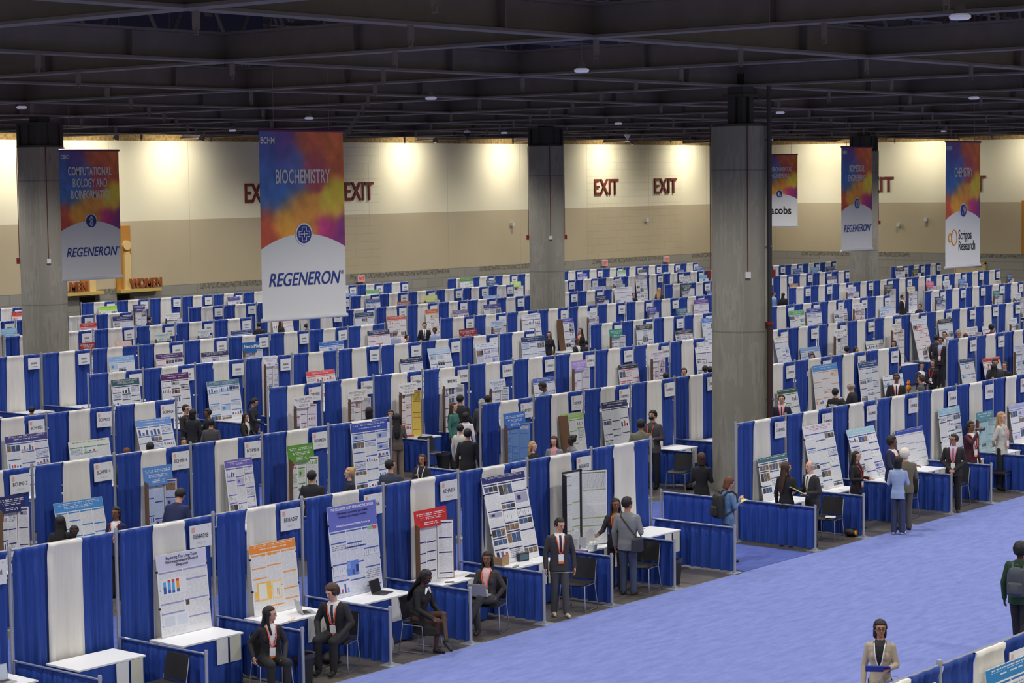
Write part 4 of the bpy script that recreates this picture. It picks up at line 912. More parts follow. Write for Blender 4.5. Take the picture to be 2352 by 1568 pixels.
ARM = {   # elbow, wrist in the upright upper body, for the side with x > 0
    'down': ((.235, .02, 1.11), (.245, -.05, .86)), 'fwd': ((.235, .0, 1.12), (.16, -.24, 1.13)), 'clasp': ((.24, .03, 1.12), (.045, -.19, .97)),
    'point': ((.25, -.10, 1.15), (.30, -.36, 1.12)), 'phone': ((.22, -.06, 1.13), (.07, -.24, 1.27)), 'drink': ((.23, -.22, 1.28), (.07, -.27, 1.50)),
    'knee': ((.27, -.06, 1.15), (.16, -.30, 1.02)), 'back': ((.26, .08, 1.13), (.05, .17, 1.0)), 'hip': ((.30, .03, 1.13), (.19, -.05, .98)), 'bar': ((.30, .10, 1.16), (.30, -.06, .99)), 'low': ((.24, -.10, 1.12), (.15, -.34, 1.02))}
def person(label, loc, rz, H=1.72, pose='stand', lean=0, turn=0, tilt=0, top=(40, 40, 44), bot=(36, 36, 40), shirt=None, tie=None, skin='light', hair='short', hc='black', shoe=(28, 28, 30),
           arms=('down', 'down'), lan=None, skirt=None, open_=True, det=1, fem=False, glasses=False, badge=True, mask=False, hem=True, barelegs=None):
    s = H/1.72; vox = {2: .0085, 1: .012, 0: .019}[det]
    if pose != 'sit' : voxl = vox
    sk = cm(SKIN[skin], 'skin'); mt = cm(top, 'cloth', .8); mb_ = cm(bot, 'cloth', .8); ms = cm(shoe, 'shoe', .5); b = MB()
    hipz = .92 if pose != 'sit' else .53
    U = Matrix.Translation((0, 0, hipz)) @ Matrix.Rotation(lean, 4, 'X') @ Matrix.Translation((0, 0, -.92))
    f = .91 if fem else 1.04
    w = [( .80 if hem and pose != 'sit' else .88, .172, .128), (.92, .170, .125), (1.00, .155*(.95 if fem else 1), .112), (1.10, .150*(.90 if fem else 1.02), .112), (1.22, .172, .122), (1.33, .186, .118), (1.395, .175, .10), (1.43, .12, .078), (1.46, .07, .06)]
    b.rings([(z, rx*f*1.02, ry*(.95 if fem else 1), .005) for z, rx, ry in w], mt, 24, U)
    if fem:
        for sx in (-1, 1): b.ball((sx*.062, -.078, 1.25), (.07, .045, .075), mt, U, 12, 8)
    # arms
    wr = []
    for sx, ap in ((-1, arms[0]), (1, arms[1])):
        e, h = ARM[ap]; sh = Vector((sx*.168*f, 0, 1.375)); e = Vector((sx*e[0]*f, e[1], e[2])); h = Vector((sx*h[0]*f, h[1], h[2]))
        b.capsule(sh, e, .058*f, .050*f, mt, 12, U); b.capsule(e, h, .050*f, .038*f, mt, 12, U)
        d = (h-e).normalized(); side = d.cross(Vector((0, 0, 1)) if abs(d.z) < .8 else Vector((1, 0, 0)) ).normalized()
        if ap in ('down', 'hip', 'bar'): side = Vector((0, -1, 0)); side = (side-d*side.dot(d)).normalized()
        nrm = d.cross(side).normalized(); palm = h+d*.055
        if nrm.x*sx > 0: nrm = -nrm          # palm faces inwards
        b.capsule(h-d*.01, h+d*.03, .024, .024, sk, 8, U)
        b.capsule(h+d*.03-side*.016, h+d*.075-side*.02, .015, .014, sk, 8, U); b.capsule(h+d*.03+side*.016, h+d*.075+side*.02, .015, .014, sk, 8, U); b.capsule(h+d*.03, h+d*.08, .017, .015, sk, 8, U)
        for q, ln in enumerate((.062, .072, .068, .052)):
            o = h+d*.08+side*(.0285-.019*q); k = o+d*ln*.5+nrm*.004; b.capsule(o, k, .0092, .0085, sk, 6, U); b.capsule(k, k+d*ln*.42+nrm*ln*.35, .0085, .0075, sk, 6, U)
        o = h+d*.03+side*.03; b.capsule(o, o+side*.028+d*.03, .0115, .010, sk, 6, U); b.capsule(o+side*.028+d*.03, o+side*.034+d*.058+nrm*.008, .010, .008, sk, 6, U)
        wr.append((U @ (h+d*.08), d))
    # neck and head
    HM = U @ Matrix.Translation((0, 0, 1.50)) @ Matrix.Rotation(math.radians(turn), 4, 'Z') @ Matrix.Rotation(math.radians(tilt), 4, 'X') @ Matrix.Translation((0, 0, -1.50))
    b.capsule((0, .008, 1.42), (0, -.002, 1.54), .052*f, .05*f, sk, 12, U)
    b.ball((0, 0, 1.625), (.074, .093, .100), sk, HM, 18, 12); b.ball((0, -.025, 1.575), (.056, .062, .062), sk, HM, 14, 10); b.capsule((0, -.062, 1.535), (0, -.064, 1.54), .026, .026, sk, 8, HM)
    b.capsule((0, -.094, 1.625), (0, -.106, 1.592), .008, .012, sk, 8, HM)
    for sx in (-1, 1): b.ball((sx*.076, .008, 1.605), (.012, .022, .032), sk, HM, 8, 6)
    b.capsule((-.03, -.084, 1.648), (.03, -.084, 1.648), .010, .010, sk, 8, HM)
    # legs
    lb = sk if barelegs else mb_; r0, r1, r2 = (.090*f+.004, .070, .060) if not barelegs else (.085, .05, .036)
    if pose == 'sit':
        kz = .50
        for sx in (-1, 1):
            hp = Vector((sx*.09, -.02, .53)); kn = Vector((sx*.13, -.44, .52)); an = Vector((sx*.12, -.42, .10))
            if skirt == 'cross' or pose == 'sit' and skirt == 'crossed':
                if sx > 0: kn = Vector((.02, -.46, .62)); an = Vector((-.14, -.62, .26))
                else: kn = Vector((-.10, -.44, .53)); an = Vector((-.06, -.36, .09))
            b.capsule(hp, kn, r0+.005, r1+.006, lb, 12); b.capsule(kn, an, r1, r2-.004, lb, 12)
            fd = Vector((0, -1, 0)) if an.z < .15 else Vector((-.25, -.75, -.6)).normalized()
            b.capsule(an+Vector((0, .02, -.045)), an+Vector((0, 0, -.05))+fd*.15, .038, .032, ms, 10); b.capsule(an, an+Vector((0, 0, -.03)), .034, .036, ms, 8)
        b.ball((0, .0, .55), (.165*f, .15, .12), mt if not skirt == 'cross' else mb_, None, 16, 10)
        if skirt == 'cross': b.rings([(.30, .21, .27, -.20), (.42, .20, .27, -.19), (.56, .17, .22, -.14), (.64, .15, .13, 0)], mb_, 20)
    else:
        st = {'stand': (0, 0), 'walk': (.24, -.22), 'step': (.06, -.10)}[pose]
        for i, sx in enumerate((-1, 1)):
            dy = st[i]; hp = Vector((sx*.082, 0, .90)); kn = Vector((sx*.088, dy*.45-.02, .50)); an = Vector((sx*.092, dy, .085))
            if pose == 'walk' and dy > 0: an = Vector((sx*.092, dy+.03, .14)); kn = Vector((sx*.088, .02, .48))
            b.capsule(hp, kn, r0, r1, lb, 12); b.capsule(kn, an, r1, r2 if not fem else r2+.01, lb, 12)
            b.capsule(an+Vector((0, .025, -.045)), an+Vector((sx*.02, -.155, -.052)), .038, .031, ms, 10); b.capsule(an+Vector((0, .01, -.01)), an+Vector((0, 0, -.03)), .036, .038, ms, 8)
        b.ball((0, .005, .90), (.158*f, .118, .11), mb_, None, 16, 10)
        if skirt: b.rings([(skirt, .20, .17), (.75, .19, .155), (.95, .16, .125), (1.02, .14, .11)], mb_ if skirt != .46 else mt, 22)
    me, c, mi = remesh(b, vox)
    UI = np.array(U.inverted()); p = c @ UI[:3, :3].T+UI[:3, 3]
    if shirt is not None and open_:
        a = b.mi(cm(shirt, 'shirt')); me.materials.append(b.mats[a]) if len(me.materials) <= a else None
        tm = b.mi(mt); V = (mi == tm) & (p[:, 1] < -.03) & (p[:, 2] > 1.06) & (p[:, 2] < 1.47) & (np.abs(p[:, 0]) < .012+.062*np.clip((p[:, 2]-1.06)/.36, 0, 1)); mi[V] = a
        V = (mi == tm) & (p[:, 2] > 1.425) & (np.abs(p[:, 0]) < .09); mi[V] = a
        if tie is not None:
            k = b.mi(cm(tie, 'tie')); me.materials.append(b.mats[k]) if len(me.materials) <= k else None
            V = (p[:, 1] < -.05) & (p[:, 2] > 1.06) & (p[:, 2] < 1.43) & (np.abs(p[:, 0]) < .018) & (mi == a); mi[V] = k
    me.polygons.foreach_set('material_index', mi); me.name = 'person'
    t = thing('person', label, 'person', loc, rz, None, me); t.scale = (s, s, s)
    # face details
    if det > 0:
        EW = cm((190, 170, 158), 'eye'); EB = cm((36, 26, 24), 'iris'); LP = cm(tuple(int(v*q) for v, q in zip(SKIN[skin], (.82, .62, .62))), 'lips')
        e = MB()
        for sx in (-1, 1): e.ball((sx*.031, -.084, 1.622), (.012, .006, .006), EW, HM, 8, 6); e.ball((sx*.031, -.090, 1.622), (.008, .006, .007), EB, HM, 8, 6)
        link('eyes', e.mesh('eyes'), t)
        e = MB(); e.ball((0, -.088, 1.560), (.024, .008, .008), LP, HM, 10, 6); link('mouth', e.mesh('mouth'), t)
        e = MB()
        for sx in (-1, 1): e.capsule((sx*.018, -.094, 1.643), (sx*.046, -.083, 1.645), .004, .003, cm(HAIR[hc] if hc in ('black', 'brown') else (110, 84, 64), 'brow'), 6, HM)
        link('eyebrows', e.mesh('brows'), t)
        if mask: e = MB(); e.ball((0, -.062, 1.568), (.062, .055, .045), cm((40, 40, 46), 'mask'), HM, 12, 8); link('face_mask', e.mesh('mask'), t)
    if glasses:
        e = MB()
        for sx in (-1, 1):
            e.tube([(sx*.033+.024*math.cos(q*PI/6), -.104, 1.620+.018*math.sin(q*PI/6)) for q in range(13)], .0028, M_BLK, 5, HM); e.tube([(sx*.057, -.104, 1.624), (sx*.078, .0, 1.624)], .0025, M_BLK, 5, HM)
        e.tube([(-.01, -.106, 1.622), (.01, -.106, 1.622)], .0025, M_BLK, 5, HM); link('glasses', e.mesh('glasses'), t)
    # hair
    if hair != 'none':
        hm = cm(HAIR[hc], 'hair', .55); e = MB(); rg_ = random.Random(int(abs(loc[0])*100))
        crop = {'bald': 1}.get(hair, 0); vol = {'curly': .018, 'afro': .03}.get(hair, .006)
        def q_(d):
            face = d.y < -.30 and abs(d.x) < .86 and d.z < (.56 if hair not in ('bob', 'fringe') else .42)+.10*noise.noise((d.x*5+loc[0], 2, 3))
            if crop and d.z > .10: return .8
            side = d.z < -.28+.9*max(-.1, min(.12, d.y*.6)) and d.y < .10
            low = d.z < -.72
            n = vol*6*abs(noise.noise((d.x*4+loc[0], d.y*4, d.z*4))) if vol > .01 else .02*noise.noise((d.x*3+loc[0], d.y*3, d.z*3))
            return .78 if face or side or low else 1.0+n
        e.ball((0, .012, 1.632), (.089+vol, .104+vol, .106+vol), hm, HM, 28, 20, q_)
        if hair in ('long', 'braids'):
            e.rings([(1.60, .072, .04, .07), (1.50, .088, .045, .075), (1.38, .10, .045, .10), (1.26, .095, .04, .125), (1.14, .07, .03, .13), (1.08, .03, .015, .12)] if lean < .2 else [(1.60, .072, .04, .07), (1.50, .088, .045, .075), (1.36, .09, .045, .10)], hm, 16, HM)
            if fem and hair == 'long':
                for sx in (-1, 1): e.capsule((sx*.078, .01, 1.63), (sx*.085, .0, 1.50), .022, .026, hm, 8, HM); e.capsule((sx*.085, .0, 1.50), (sx*.10, -.06, 1.33), .026, .018, hm, 8, HM)
            if hair == 'braids':
                for q in range(7):
                    a = -1.2+q*.4; e.capsule((.08*math.sin(a), .07+.02*math.cos(a), 1.58), (.11*math.sin(a), .12, 1.16), .016, .010, hm, 6, HM)
        if hair == 'wavy':
            for q in range(9):
                a = -1.5+q*.37; P = [(.085*math.sin(a)+.012*math.sin(z*40+q), .035+.06*math.cos(a)+.01*math.cos(z*37+q), z) for z in (1.64, 1.58, 1.52, 1.46, 1.40, 1.34)]
                e.tube(P, [.022, .026, .028, .028, .024, .012], hm, 8, HM)
        if hair == 'bob': e.rings([(1.66, .082, .075, .03), (1.58, .092, .068, .04), (1.50, .092, .05, .05), (1.47, .08, .04, .05)], hm, 18, HM)
        if hair == 'bun': e.ball((0, .10, 1.70), (.046, .046, .044), hm, HM, 12, 8)
        if hair == 'pony': e.capsule((0, .10, 1.66), (0, .13, 1.58), .026, .03, hm, 8, HM); e.capsule((0, .13, 1.58), (0, .12, 1.36), .03, .012, hm, 8, HM)
        hmesh, c2, m2 = remesh(e, .009 if det else .016, 1, False); hmesh.name = 'hair'; link('hair', hmesh, t)
    if lan:
        e = MB(); lm = cm(lan, 'ribbon')
        fy = -.125 if not fem else -.14
        bz = 1.06 if pose != 'sit' else 1.08
        for sx in (-1, 1):
            P = [(sx*.058, .045, 1.455), (sx*.076, -.02, 1.447), (sx*.070, -.085, 1.40), (sx*.058, fy-.006, 1.31), (sx*.035, fy-.012, 1.18), (sx*.006, fy-.006, bz+.06)]
            for a_, c_ in zip(P[:-1], P[1:]): e.capsule(a_, c_, .0085, .0085, lm, 6, U)
        link('lanyard', e.mesh('lanyard'), t)
        if badge:
            e = MB(); e.box(-.045, .045, fy-.016, fy-.008, bz-.09, bz+.05, cm((232, 232, 232), 'badge'), U); e.box(-.045, .045, fy-.018, fy-.008, bz-.115, bz-.075, cm((232, 120, 60), 'badge'), U); link('name_badge', e.mesh('badge', False), t)
    t['_w'] = 0
    del t['_w']
    return t, wr, s
def face(x, y, a):      # heading: a = 0 towards the camera, 90 to the image right, 180 away, -90 to the image left
    return math.atan2(CAM.y-y, CAM.x-x)+math.radians(a)+PI/2
ORANGE = (232, 92, 48); BLKS = (36, 36, 40); NAVY = (34, 40, 74); GREYS = (70, 70, 74)
def man(label, px, py, H, a, **k):     # stands on the floor, the crown of the head seen at px, py
    hh = k.pop('hh', H); p = at_z(px, py, hh)
    r = round(p.y/RS); u = p.y-RS*r; Y = None
    if booth_at(r, p.x):                      # keep clear of the table and the drape of the booth
        if -1.12 < u < .12: Y = RS*r-1.14
        elif .12 <= u < .42: Y = RS*r+.44
    for key, (x_, y_, who_) in BOOTHS.items():      # stand clear of the low side drapes
        if -1.95 < p.y-y_ < -.02:
            for xb in (x_, x_+BW_):
                if abs(p.x-xb) < .27: p.x = xb+(.27 if p.x > xb else -.27)
    if Y is not None:
        q = at_y(px, py, Y)
        if 1.35 < q.z < 1.95: H = H*q.z/hh; p = q
    return person(label, (p.x, p.y, .0125 if k.pop('carpet', 0) else 0), face(p.x, p.y, a), H, **k)
V = Vector
# ---- beside the main aisle
t, wr, s = person('woman in black suit, long black hair, seated by orange poster looking aside', (3.34, -1.62, 0), face(3.3, -1.6, 20), 1.66, 'sit', lean=.12, turn=52, top=(38, 36, 40), bot=(34, 34, 36), shirt=(225, 225, 225), skin='light', hair='long', arms=('bar', 'knee'), lan=ORANGE, det=2, fem=True)
t, wr, s = person('young man in black suit seated with hands on knees, periwinkle poster booth', (4.98, -1.42, 0), face(5, -1.4, -25), 1.76, 'sit', lean=.22, turn=-18, tilt=8, top=(40, 38, 42), bot=(32, 32, 36), shirt=(222, 222, 224), tie=(60, 50, 60), skin='pale', hair='curly', hc='brown', arms=('knee', 'knee'), lan=ORANGE, det=2)
t, wr, s = person('woman in black dress with white collar seated with crossed legs', (6.72, -1.52, 0), face(6.7, -1.5, 55), 1.70, 'sit', lean=.16, tilt=18, top=(30, 30, 32), bot=(26, 26, 28), shirt=(225, 225, 225), skin='dark', hair='braids', arms=('low', 'low'), det=2, fem=True, skirt='cross', barelegs=1, open_=False)
e = MB(); e.capsule((-.03, -.10, 1.43), (-.07, -.115, 1.36), .024, .012, cm((228, 228, 228), 'collar'), 8); e.capsule((.03, -.10, 1.43), (.07, -.115, 1.36), .024, .012, cm((228, 228, 228), 'collar'), 8)
U_ = Matrix.Translation((0, 0, .53)) @ Matrix.Rotation(.16, 4, 'X') @ Matrix.Translation((0, 0, -.92)); me_ = e.mesh('collar'); me_.transform(U_); link('white_collar', me_, t)
LAP, wr, s = person('woman in dark grey suit seated with a laptop on her lap and orange lanyard', (8.50, -1.46, 0), face(8.5, -1.5, -20), 1.70, 'sit', lean=.06, turn=8, top=(62, 58, 60), bot=(58, 58, 60), shirt=(222, 190, 190), skin='brown', hair='long', arms=('low', 'hip'), lan=ORANGE, det=2, fem=True, skirt='crossed', badge=True, shoe=(60, 40, 36))
t5, wr5, s = man('young man in charcoal suit with orange lanyard standing and holding a thin pointer', 1284, 1190, 1.68, 12, pose='step', turn=20, tilt=14, top=(56, 54, 58), bot=(70, 70, 74), shirt=(228, 228, 228), tie=(60, 34, 40), skin='light', hair='short', arms=('down', 'down'), lan=ORANGE, det=2, shoe=(206, 196, 170))
man('woman in long black dress talking with her arm held out beside a grey jacket', 1414, 1146, 1.66, -8, top=(40, 36, 42), bot=(40, 34, 42), skin='brown', hair='long', arms=('point', 'down'), lan=ORANGE, det=2, fem=True, turn=20, shirt=(150, 100, 70))
t7, wr7, s7 = man('man in light grey jacket and jeans seen from behind with a shoulder bag', 1441, 1142, 1.76, 160, top=(128, 130, 134), bot=(62, 72, 98), skin='tan', hair='short', arms=('fwd', 'down'), det=2, shoe=(50, 50, 54), shirt=None, turn=-30)
man('man in olive sweater seen from behind at the end of the front drapes', 1481, 962, 1.86, 172, top=(106, 104, 90), bot=(50, 50, 54), skin='tan', hair='short', arms=('fwd', 'fwd'), shoe=(230, 230, 230))
man('man in dark grey suit and face mask talking at the end of the front drapes', 1499, 943, 1.78, -30, top=(70, 68, 72), bot=(36, 36, 38), skin='light', hair='fringe', arms=('down', 'fwd'), mask=True, lan=ORANGE, shirt=(60, 60, 70))
man('woman in black coat with brown hair seen from behind beside the big pillar', 1611, 1040, 1.70, 178, top=(34, 32, 34), bot=(32, 32, 34), skin='pale', hair='bob', hc='brown', fem=True, arms=('fwd', 'fwd'), skirt=.5)
BPW, wrb, sb = man('woman in denim shirt with brown hair carrying a black backpack, writing on a notepad', 1671, 1096, 1.66, 118, top=(92, 124, 164), bot=(80, 110, 150), skin='light', hair='bob', hc='red', fem=True, arms=('phone', 'fwd'), tilt=20, det=2)
man('woman in black suit with very long wavy brown hair, facing the teal poster', 1806, 1062, 1.66, 160, top=(34, 32, 34), bot=(34, 32, 34), skin='light', hair='long', hc='brown', fem=True, arms=('fwd', 'down'), turn=-40, det=2)
t13, wr13, s13 = man('older bald man in dark suit holding coloured folders at the second booth', 1866, 1058, 1.74, -52, top=(48, 46, 50), bot=(70, 68, 68), skin='pale', hair='bald', hc='grey', shirt=(225, 225, 225), tie=(50, 56, 80), arms=('fwd', 'fwd'), det=2, lean=.08, shoe=(40, 38, 38))
man('woman in black suit with long black hair holding a cup by the blue-lettered poster', 1967, 1037, 1.64, 62, top=(34, 32, 36), bot=(34, 32, 36), skin='light', hair='long', fem=True, arms=('fwd', 'fwd'), det=2, lan=(200, 60, 50))
man('young man in navy suit with curly hair pointing at the table', 2049, 1003, 1.74, 60, top=NAVY, bot=(34, 38, 66), skin='brown', hair='curly', arms=('low', 'point'), lan=ORANGE, shirt=(225, 225, 225), det=2, turn=20)
man('older white haired man in olive tweed jacket seen from behind', 2079, 1031, 1.72, 200, top=(104, 96, 80), bot=(84, 82, 80), skin='pale', hair='curly', hc='white', arms=('fwd', 'fwd'), det=2, turn=-50)
man('woman in pale blue blazer and navy trousers seen from behind on the carpet edge', 2063, 1050, 1.62, 168, top=(152, 170, 206), bot=(52, 60, 92), skin='pale', hair='bob', hc='black', fem=True, arms=('phone', 'fwd'), det=2, shoe=(206, 206, 212), carpet=1)
man('man in black suit and glasses standing with clasped hands facing the aisle', 2190, 998, 1.72, -8, top=(40, 38, 40), bot=(32, 32, 34), skin='tan', hair='short', arms=('clasp', 'clasp'), lan=(226, 120, 110), shirt=(190, 180, 210), tie=(150, 100, 110), det=2, glasses=True, turn=-35, shoe=(50, 40, 38))
tdr, wrd, sd = man('woman in maroon jacket drinking from a dark bottle', 2230, 968, 1.64, 48, top=(72, 30, 38), bot=(60, 26, 32), skin='brown', hair='pony', fem=True, arms=('drink', 'down'), det=2, shirt=(225, 225, 225), lan=(210, 110, 100))
man('woman with long blond hair in a cream jacket, hands behind her back', 2301, 947, 1.70, 62, top=(196, 194, 184), bot=(40, 38, 42), skin='pale', hair='long', hc='blond', fem=True, arms=('back', 'back'), det=2, lan=(220, 160, 150))
TB, wrt, sT = man('woman in beige blazer and glasses walking on the aisle carpet holding a blue folder', 2022, 1427, 1.66, -6, pose='step', top=(176, 162, 138), bot=(30, 28, 30), skin='tan', hair='bob', fem=True, arms=('down', 'fwd'), det=2, glasses=True, lan=(214, 218, 224), badge=False, shirt=(30, 30, 34), carpet=1, turn=14)
TG, wrg, sG = man('man in dark green sweater with grey backpack walking away at the right edge', 2344, 1248, 1.76, 165, pose='walk', top=(34, 62, 42), bot=(34, 32, 38), skin='dark', hair='curly', arms=('down', 'down'), det=2, carpet=1)
# ---- between the first and second rows
man('person with long black hair and a pink clip behind the front drape, lower left', 138, 1185, 1.62, 175, top=BLKS, hair='long', fem=True, skin='brown')
person('young person with dark braids looking down in front of the blue poster', tuple(at_z(180, 1205, 1.52)), face(5.5, 5.3, 10), 1.52, top=BLKS, hair='pony', fem=True, skin='dark', tilt=15) if False else man('young person with dark braids looking down in front of the sky blue poster', 180, 1205, 1.52, 10, top=BLKS, hair='pony', fem=True, skin='dark', tilt=15)
man('young woman in navy blazer with orange lanyard looking left by the pole', 266, 1165, 1.62, -30, top=NAVY, hair='pony', fem=True, skin='brown', lan=ORANGE, shirt=(225, 225, 225), arms=('fwd', 'down'), badge=False, det=1)
man('man in navy suit bending forward, seen from behind at the trifold board', 394, 1130, 1.70, 150, top=(38, 46, 86), bot=(38, 46, 86), skin='light', lean=.42, hh=1.62, tilt=10, arms=('low', 'low'))
man('man in black suit seen from behind before the green board', 717, 1081, 1.74, 170, top=(38, 38, 44), skin='light', hair='short', turn=-30)
man('blond woman with a bun in navy blazer holding a magazine', 802, 1075, 1.68, -75, top=(36, 40, 62), skin='pale', hair='bun', hc='blond', fem=True, arms=('fwd', 'fwd'))
man('man in grey blue blazer seen from behind before the tall blue poster', 879, 1059, 1.78, 160, top=(58, 66, 84), skin='light', hair='short', turn=-45)
man('smiling woman in black with white lanyard holding a blue folder', 951, 1047, 1.62, -20, top=(38, 36, 44), skin='tan', hair='wavy', hc='brown', fem=True, arms=('phone', 'low'), lan=(220, 224, 230))
man('woman in brown jacket and tan trousers seen from behind in the cross aisle', 912, 950, 1.68, 195, top=(88, 78, 68), bot=(124, 106, 86), skin='light', hair='long', fem=True, arms=('fwd', 'fwd'), turn=-20)
man('laughing woman with curly dark hair facing the brown jacket', 897, 942, 1.68, 5, top=(60, 56, 60), bot=(34, 32, 36), skin='tan', hair='wavy', fem=True, glasses=True)
man('curly blond haired woman in black behind the front drape', 1224, 1015, 1.62, 60, top=BLKS, skin='pale', hair='wavy', hc='blond', fem=True)
man('woman in grey jacket with long brown hair facing the camera by the green poster', 1273, 1002, 1.66, -15, top=(128, 128, 140), skin='pale', hair='long', hc='brown', fem=True, shirt=(214, 150, 150), tilt=12)
man('woman with dark hair in a bun and striped shirt', 1314, 1000, 1.64, -65, top=(120, 122, 128), skin='dark', hair='bun', fem=True)
# ---- second and third rows
man('woman in green blazer with long brown hair at the cross aisle', 1042, 925, 1.72, 60, top=(60, 112, 102), bot=(36, 36, 38), skin='pale', hair='long', hc='brown', fem=True, arms=('down', 'down'))
man('man in black suit seen from behind beside the green blazer', 1057, 907, 1.66, 165, top=BLKS, skin='light')
man('woman in white blouse with black hair and thin strap seen from behind', 1070, 947, 1.62, 160, top=(216, 206, 210), bot=(60, 60, 60), skin='light', hair='bob', fem=True, arms=('down', 'fwd'))
man('man in black suit seen from behind with a red lanyard at the cross aisle', 1074, 985, 1.76, 170, top=(40, 38, 42), bot=(36, 34, 38), skin='light', shirt=None)
man('person in cream shirt and khaki trousers behind the black suit', 1058, 975, 1.56, 150, top=(196, 192, 180), bot=(110, 100, 86), skin='light')
man('person with thinning grey hair seen above the third row drape', 1107, 915, 1.68, 150, top=GREYS, skin='light', hair='bald', hc='grey')
man('person with black hair beside the thinning grey hair', 1121, 908, 1.72, 160, top=BLKS, skin='light')
man('woman with brown hair facing the camera over the second row drape', 767, 943, 1.62, 5, top=(120, 120, 150), skin='pale', hair='pony', hc='brown', fem=True)
man('person with black hair seen from behind before the maroon board', 848, 935, 1.66, 170, top=BLKS, hair='bob', skin='light')
man('woman in black bending over beside the seated woman with notebook', 581, 914, 1.66, 70, top=BLKS, hair='pony', fem=True, skin='light', tilt=25, arms=('low', 'down'))
person('woman in black jacket and cream blouse seated with an open notebook', (13.2, 8.6, 0), face(13, 8.6, 60), 1.66, 'sit', top=BLKS, shirt=(220, 214, 200), hair='long', fem=True, skin='light', arms=('low', 'low'), det=1) if False else man('woman in black jacket and cream blouse with an open notebook', 564, 950, 1.50, 55, top=BLKS, shirt=(220, 214, 200), hair='long', fem=True, skin='light', arms=('low', 'low'))
man('young man in black suit and glasses, tallest of the group beside the purple poster', 427, 930, 1.74, 45, top=BLKS, skin='light', lan=ORANGE, glasses=True, arms=('low', 'fwd'))
man('person in black seen from behind in the middle of the group', 443, 940, 1.66, 150, top=(34, 34, 38), skin='light', hair='bob')
man('man in charcoal jacket leaning forward before the steel blue poster', 487, 937, 1.68, -60, top=(44, 44, 48), skin='brown', lean=.2, arms=('low', 'low'))
man('man in grey suit seen from behind in front of the group', 484, 962, 1.62, 170, top=(72, 70, 72), skin='light', shirt=None)
man('boy in navy suit looking down before the purple banded poster', 70, 1033, 1.62, -35, top=NAVY, skin='brown', tilt=15, shirt=(220, 220, 220))
man('dark head before the light blue poster in the third row', 345, 1016, 1.55, 175, top=BLKS, hair='bob', skin='brown', fem=True)
man('red haired head low behind the second row drape', 291, 1029, 1.56, 170, top=GREYS, hair='short', hc='red', skin='light')
man('dark haired head by the number card in the second row', 421, 1006, 1.62, 20, top=BLKS, skin='light')
man('man with short dark hair at the far left table', 73, 934, 1.50, 160, top=(190, 186, 180), skin='tan')
man('man in light blue shirt bending over the table, with a red lanyard', 1265, 878, 1.70, -60, top=(128, 142, 178), skin='brown', lean=.3, hh=1.64, tilt=20, lan=(190, 60, 60), badge=False, arms=('low', 'low'))
man('young man with black hair in dark blue behind the third row drape', 1571, 846, 1.66, -10, top=NAVY, skin='light')
man('dark round head before the purple and white board', 1529, 856, 1.60, 175, top=BLKS, skin='light')
man('two toned dark head beside the far edge of the big pillar', 1620, 840, 1.66, 160, top=BLKS, skin='light')
man('dark head touching the big pillar', 1631, 842, 1.66, 175, top=BLKS, skin='brown')
man('woman with long black hair and tan skirt near the blue trifold', 1261, 762, 1.66, -20, top=BLKS, bot=(190, 120, 50), hair='long', fem=True, skin='light')
man('woman in black blazer standing in the cross aisle, looking left', 1333, 754, 1.66, -40, top=BLKS, bot=BLKS, hair='long', fem=True, skin='light', lan=ORANGE, shirt=(220, 150, 130))
man('man in black suit and white shirt standing low beside the black blazer', 1326, 779, 1.58, 40, top=BLKS, shirt=(225, 225, 225), skin='brown', arms=('low', 'low'))
man('man in navy jacket seen from behind in the cross aisle', 1350, 781, 1.58, 150, top=(30, 34, 50), skin='light')
F0 = dict(det=0)
man('man in black suit and white shirt before the orange board', 975, 741, 1.74, 0, top=BLKS, shirt=(225, 225, 225), skin='light', tie=(40, 40, 40), **F0)
man('man in light blue shirt leaning beside the orange board', 999, 752, 1.70, -30, top=(160, 176, 206), skin='brown', tilt=15, **F0)
man('man in pale shirt with a black backpack before the red poster', 909, 757, 1.72, 140, top=(170, 176, 196), hc='grey', skin='tan', **F0)
man('dark head beside the backpack before the red poster', 935, 769, 1.62, 60, top=BLKS, skin='light', **F0)
man('woman in black with brown hair below the biochemistry banner', 646, 736, 1.66, 60, top=BLKS, hair='long', hc='brown', fem=True, skin='light', **F0)
man('man in black suit seen from behind left below the biochemistry banner', 595, 740, 1.72, 170, top=BLKS, skin='light', **F0)
man('dark head between drapes below the biochemistry banner', 704, 743, 1.66, 160, top=BLKS, skin='light', **F0)
man('man in navy suit before the white board at upper left', 343, 726, 1.70, 120, top=NAVY, skin='light', **F0)
man('man in grey suit seen from behind in the far rows', 1476, 658, 1.76, 175, top=(72, 74, 82), hc='brown', skin='light', **F0)
man('woman with long light brown hair in the far rows', 1514, 661, 1.70, 165, top=(60, 60, 64), hair='long', hc='blond', fem=True, skin='light', **F0)
man('dark haired person before the tall white far poster', 1455, 673, 1.64, 20, top=BLKS, skin='light', **F0)
man('young man beside the end pole in the far rows', 1532, 670, 1.64, -60, top=NAVY, skin='light', **F0)
man('person in black touching the middle pillar', 1238, 652, 1.70, -60, top=BLKS, skin='light', **F0)
man('dark haired person low beside the middle pillar', 1224, 666, 1.60, 0, top=BLKS, skin='light', **F0)
man('man in light blue shirt at the right edge of the big pillar', 1777, 670, 1.72, 60, top=(140, 172, 214), skin='light', **F0)
man('person in black hood right of the big pillar', 1797, 673, 1.68, 160, top=BLKS, hair='long', skin='light', **F0)
man('person with long hair before the orange framed board', 1815, 671, 1.68, 0, top=(80, 70, 70), hair='long', fem=True, skin='light', **F0)
man('man in black suit by the tall yellow and blue board', 2073, 677, 1.74, 60, top=BLKS, shirt=(225, 225, 225), skin='light', **F0)
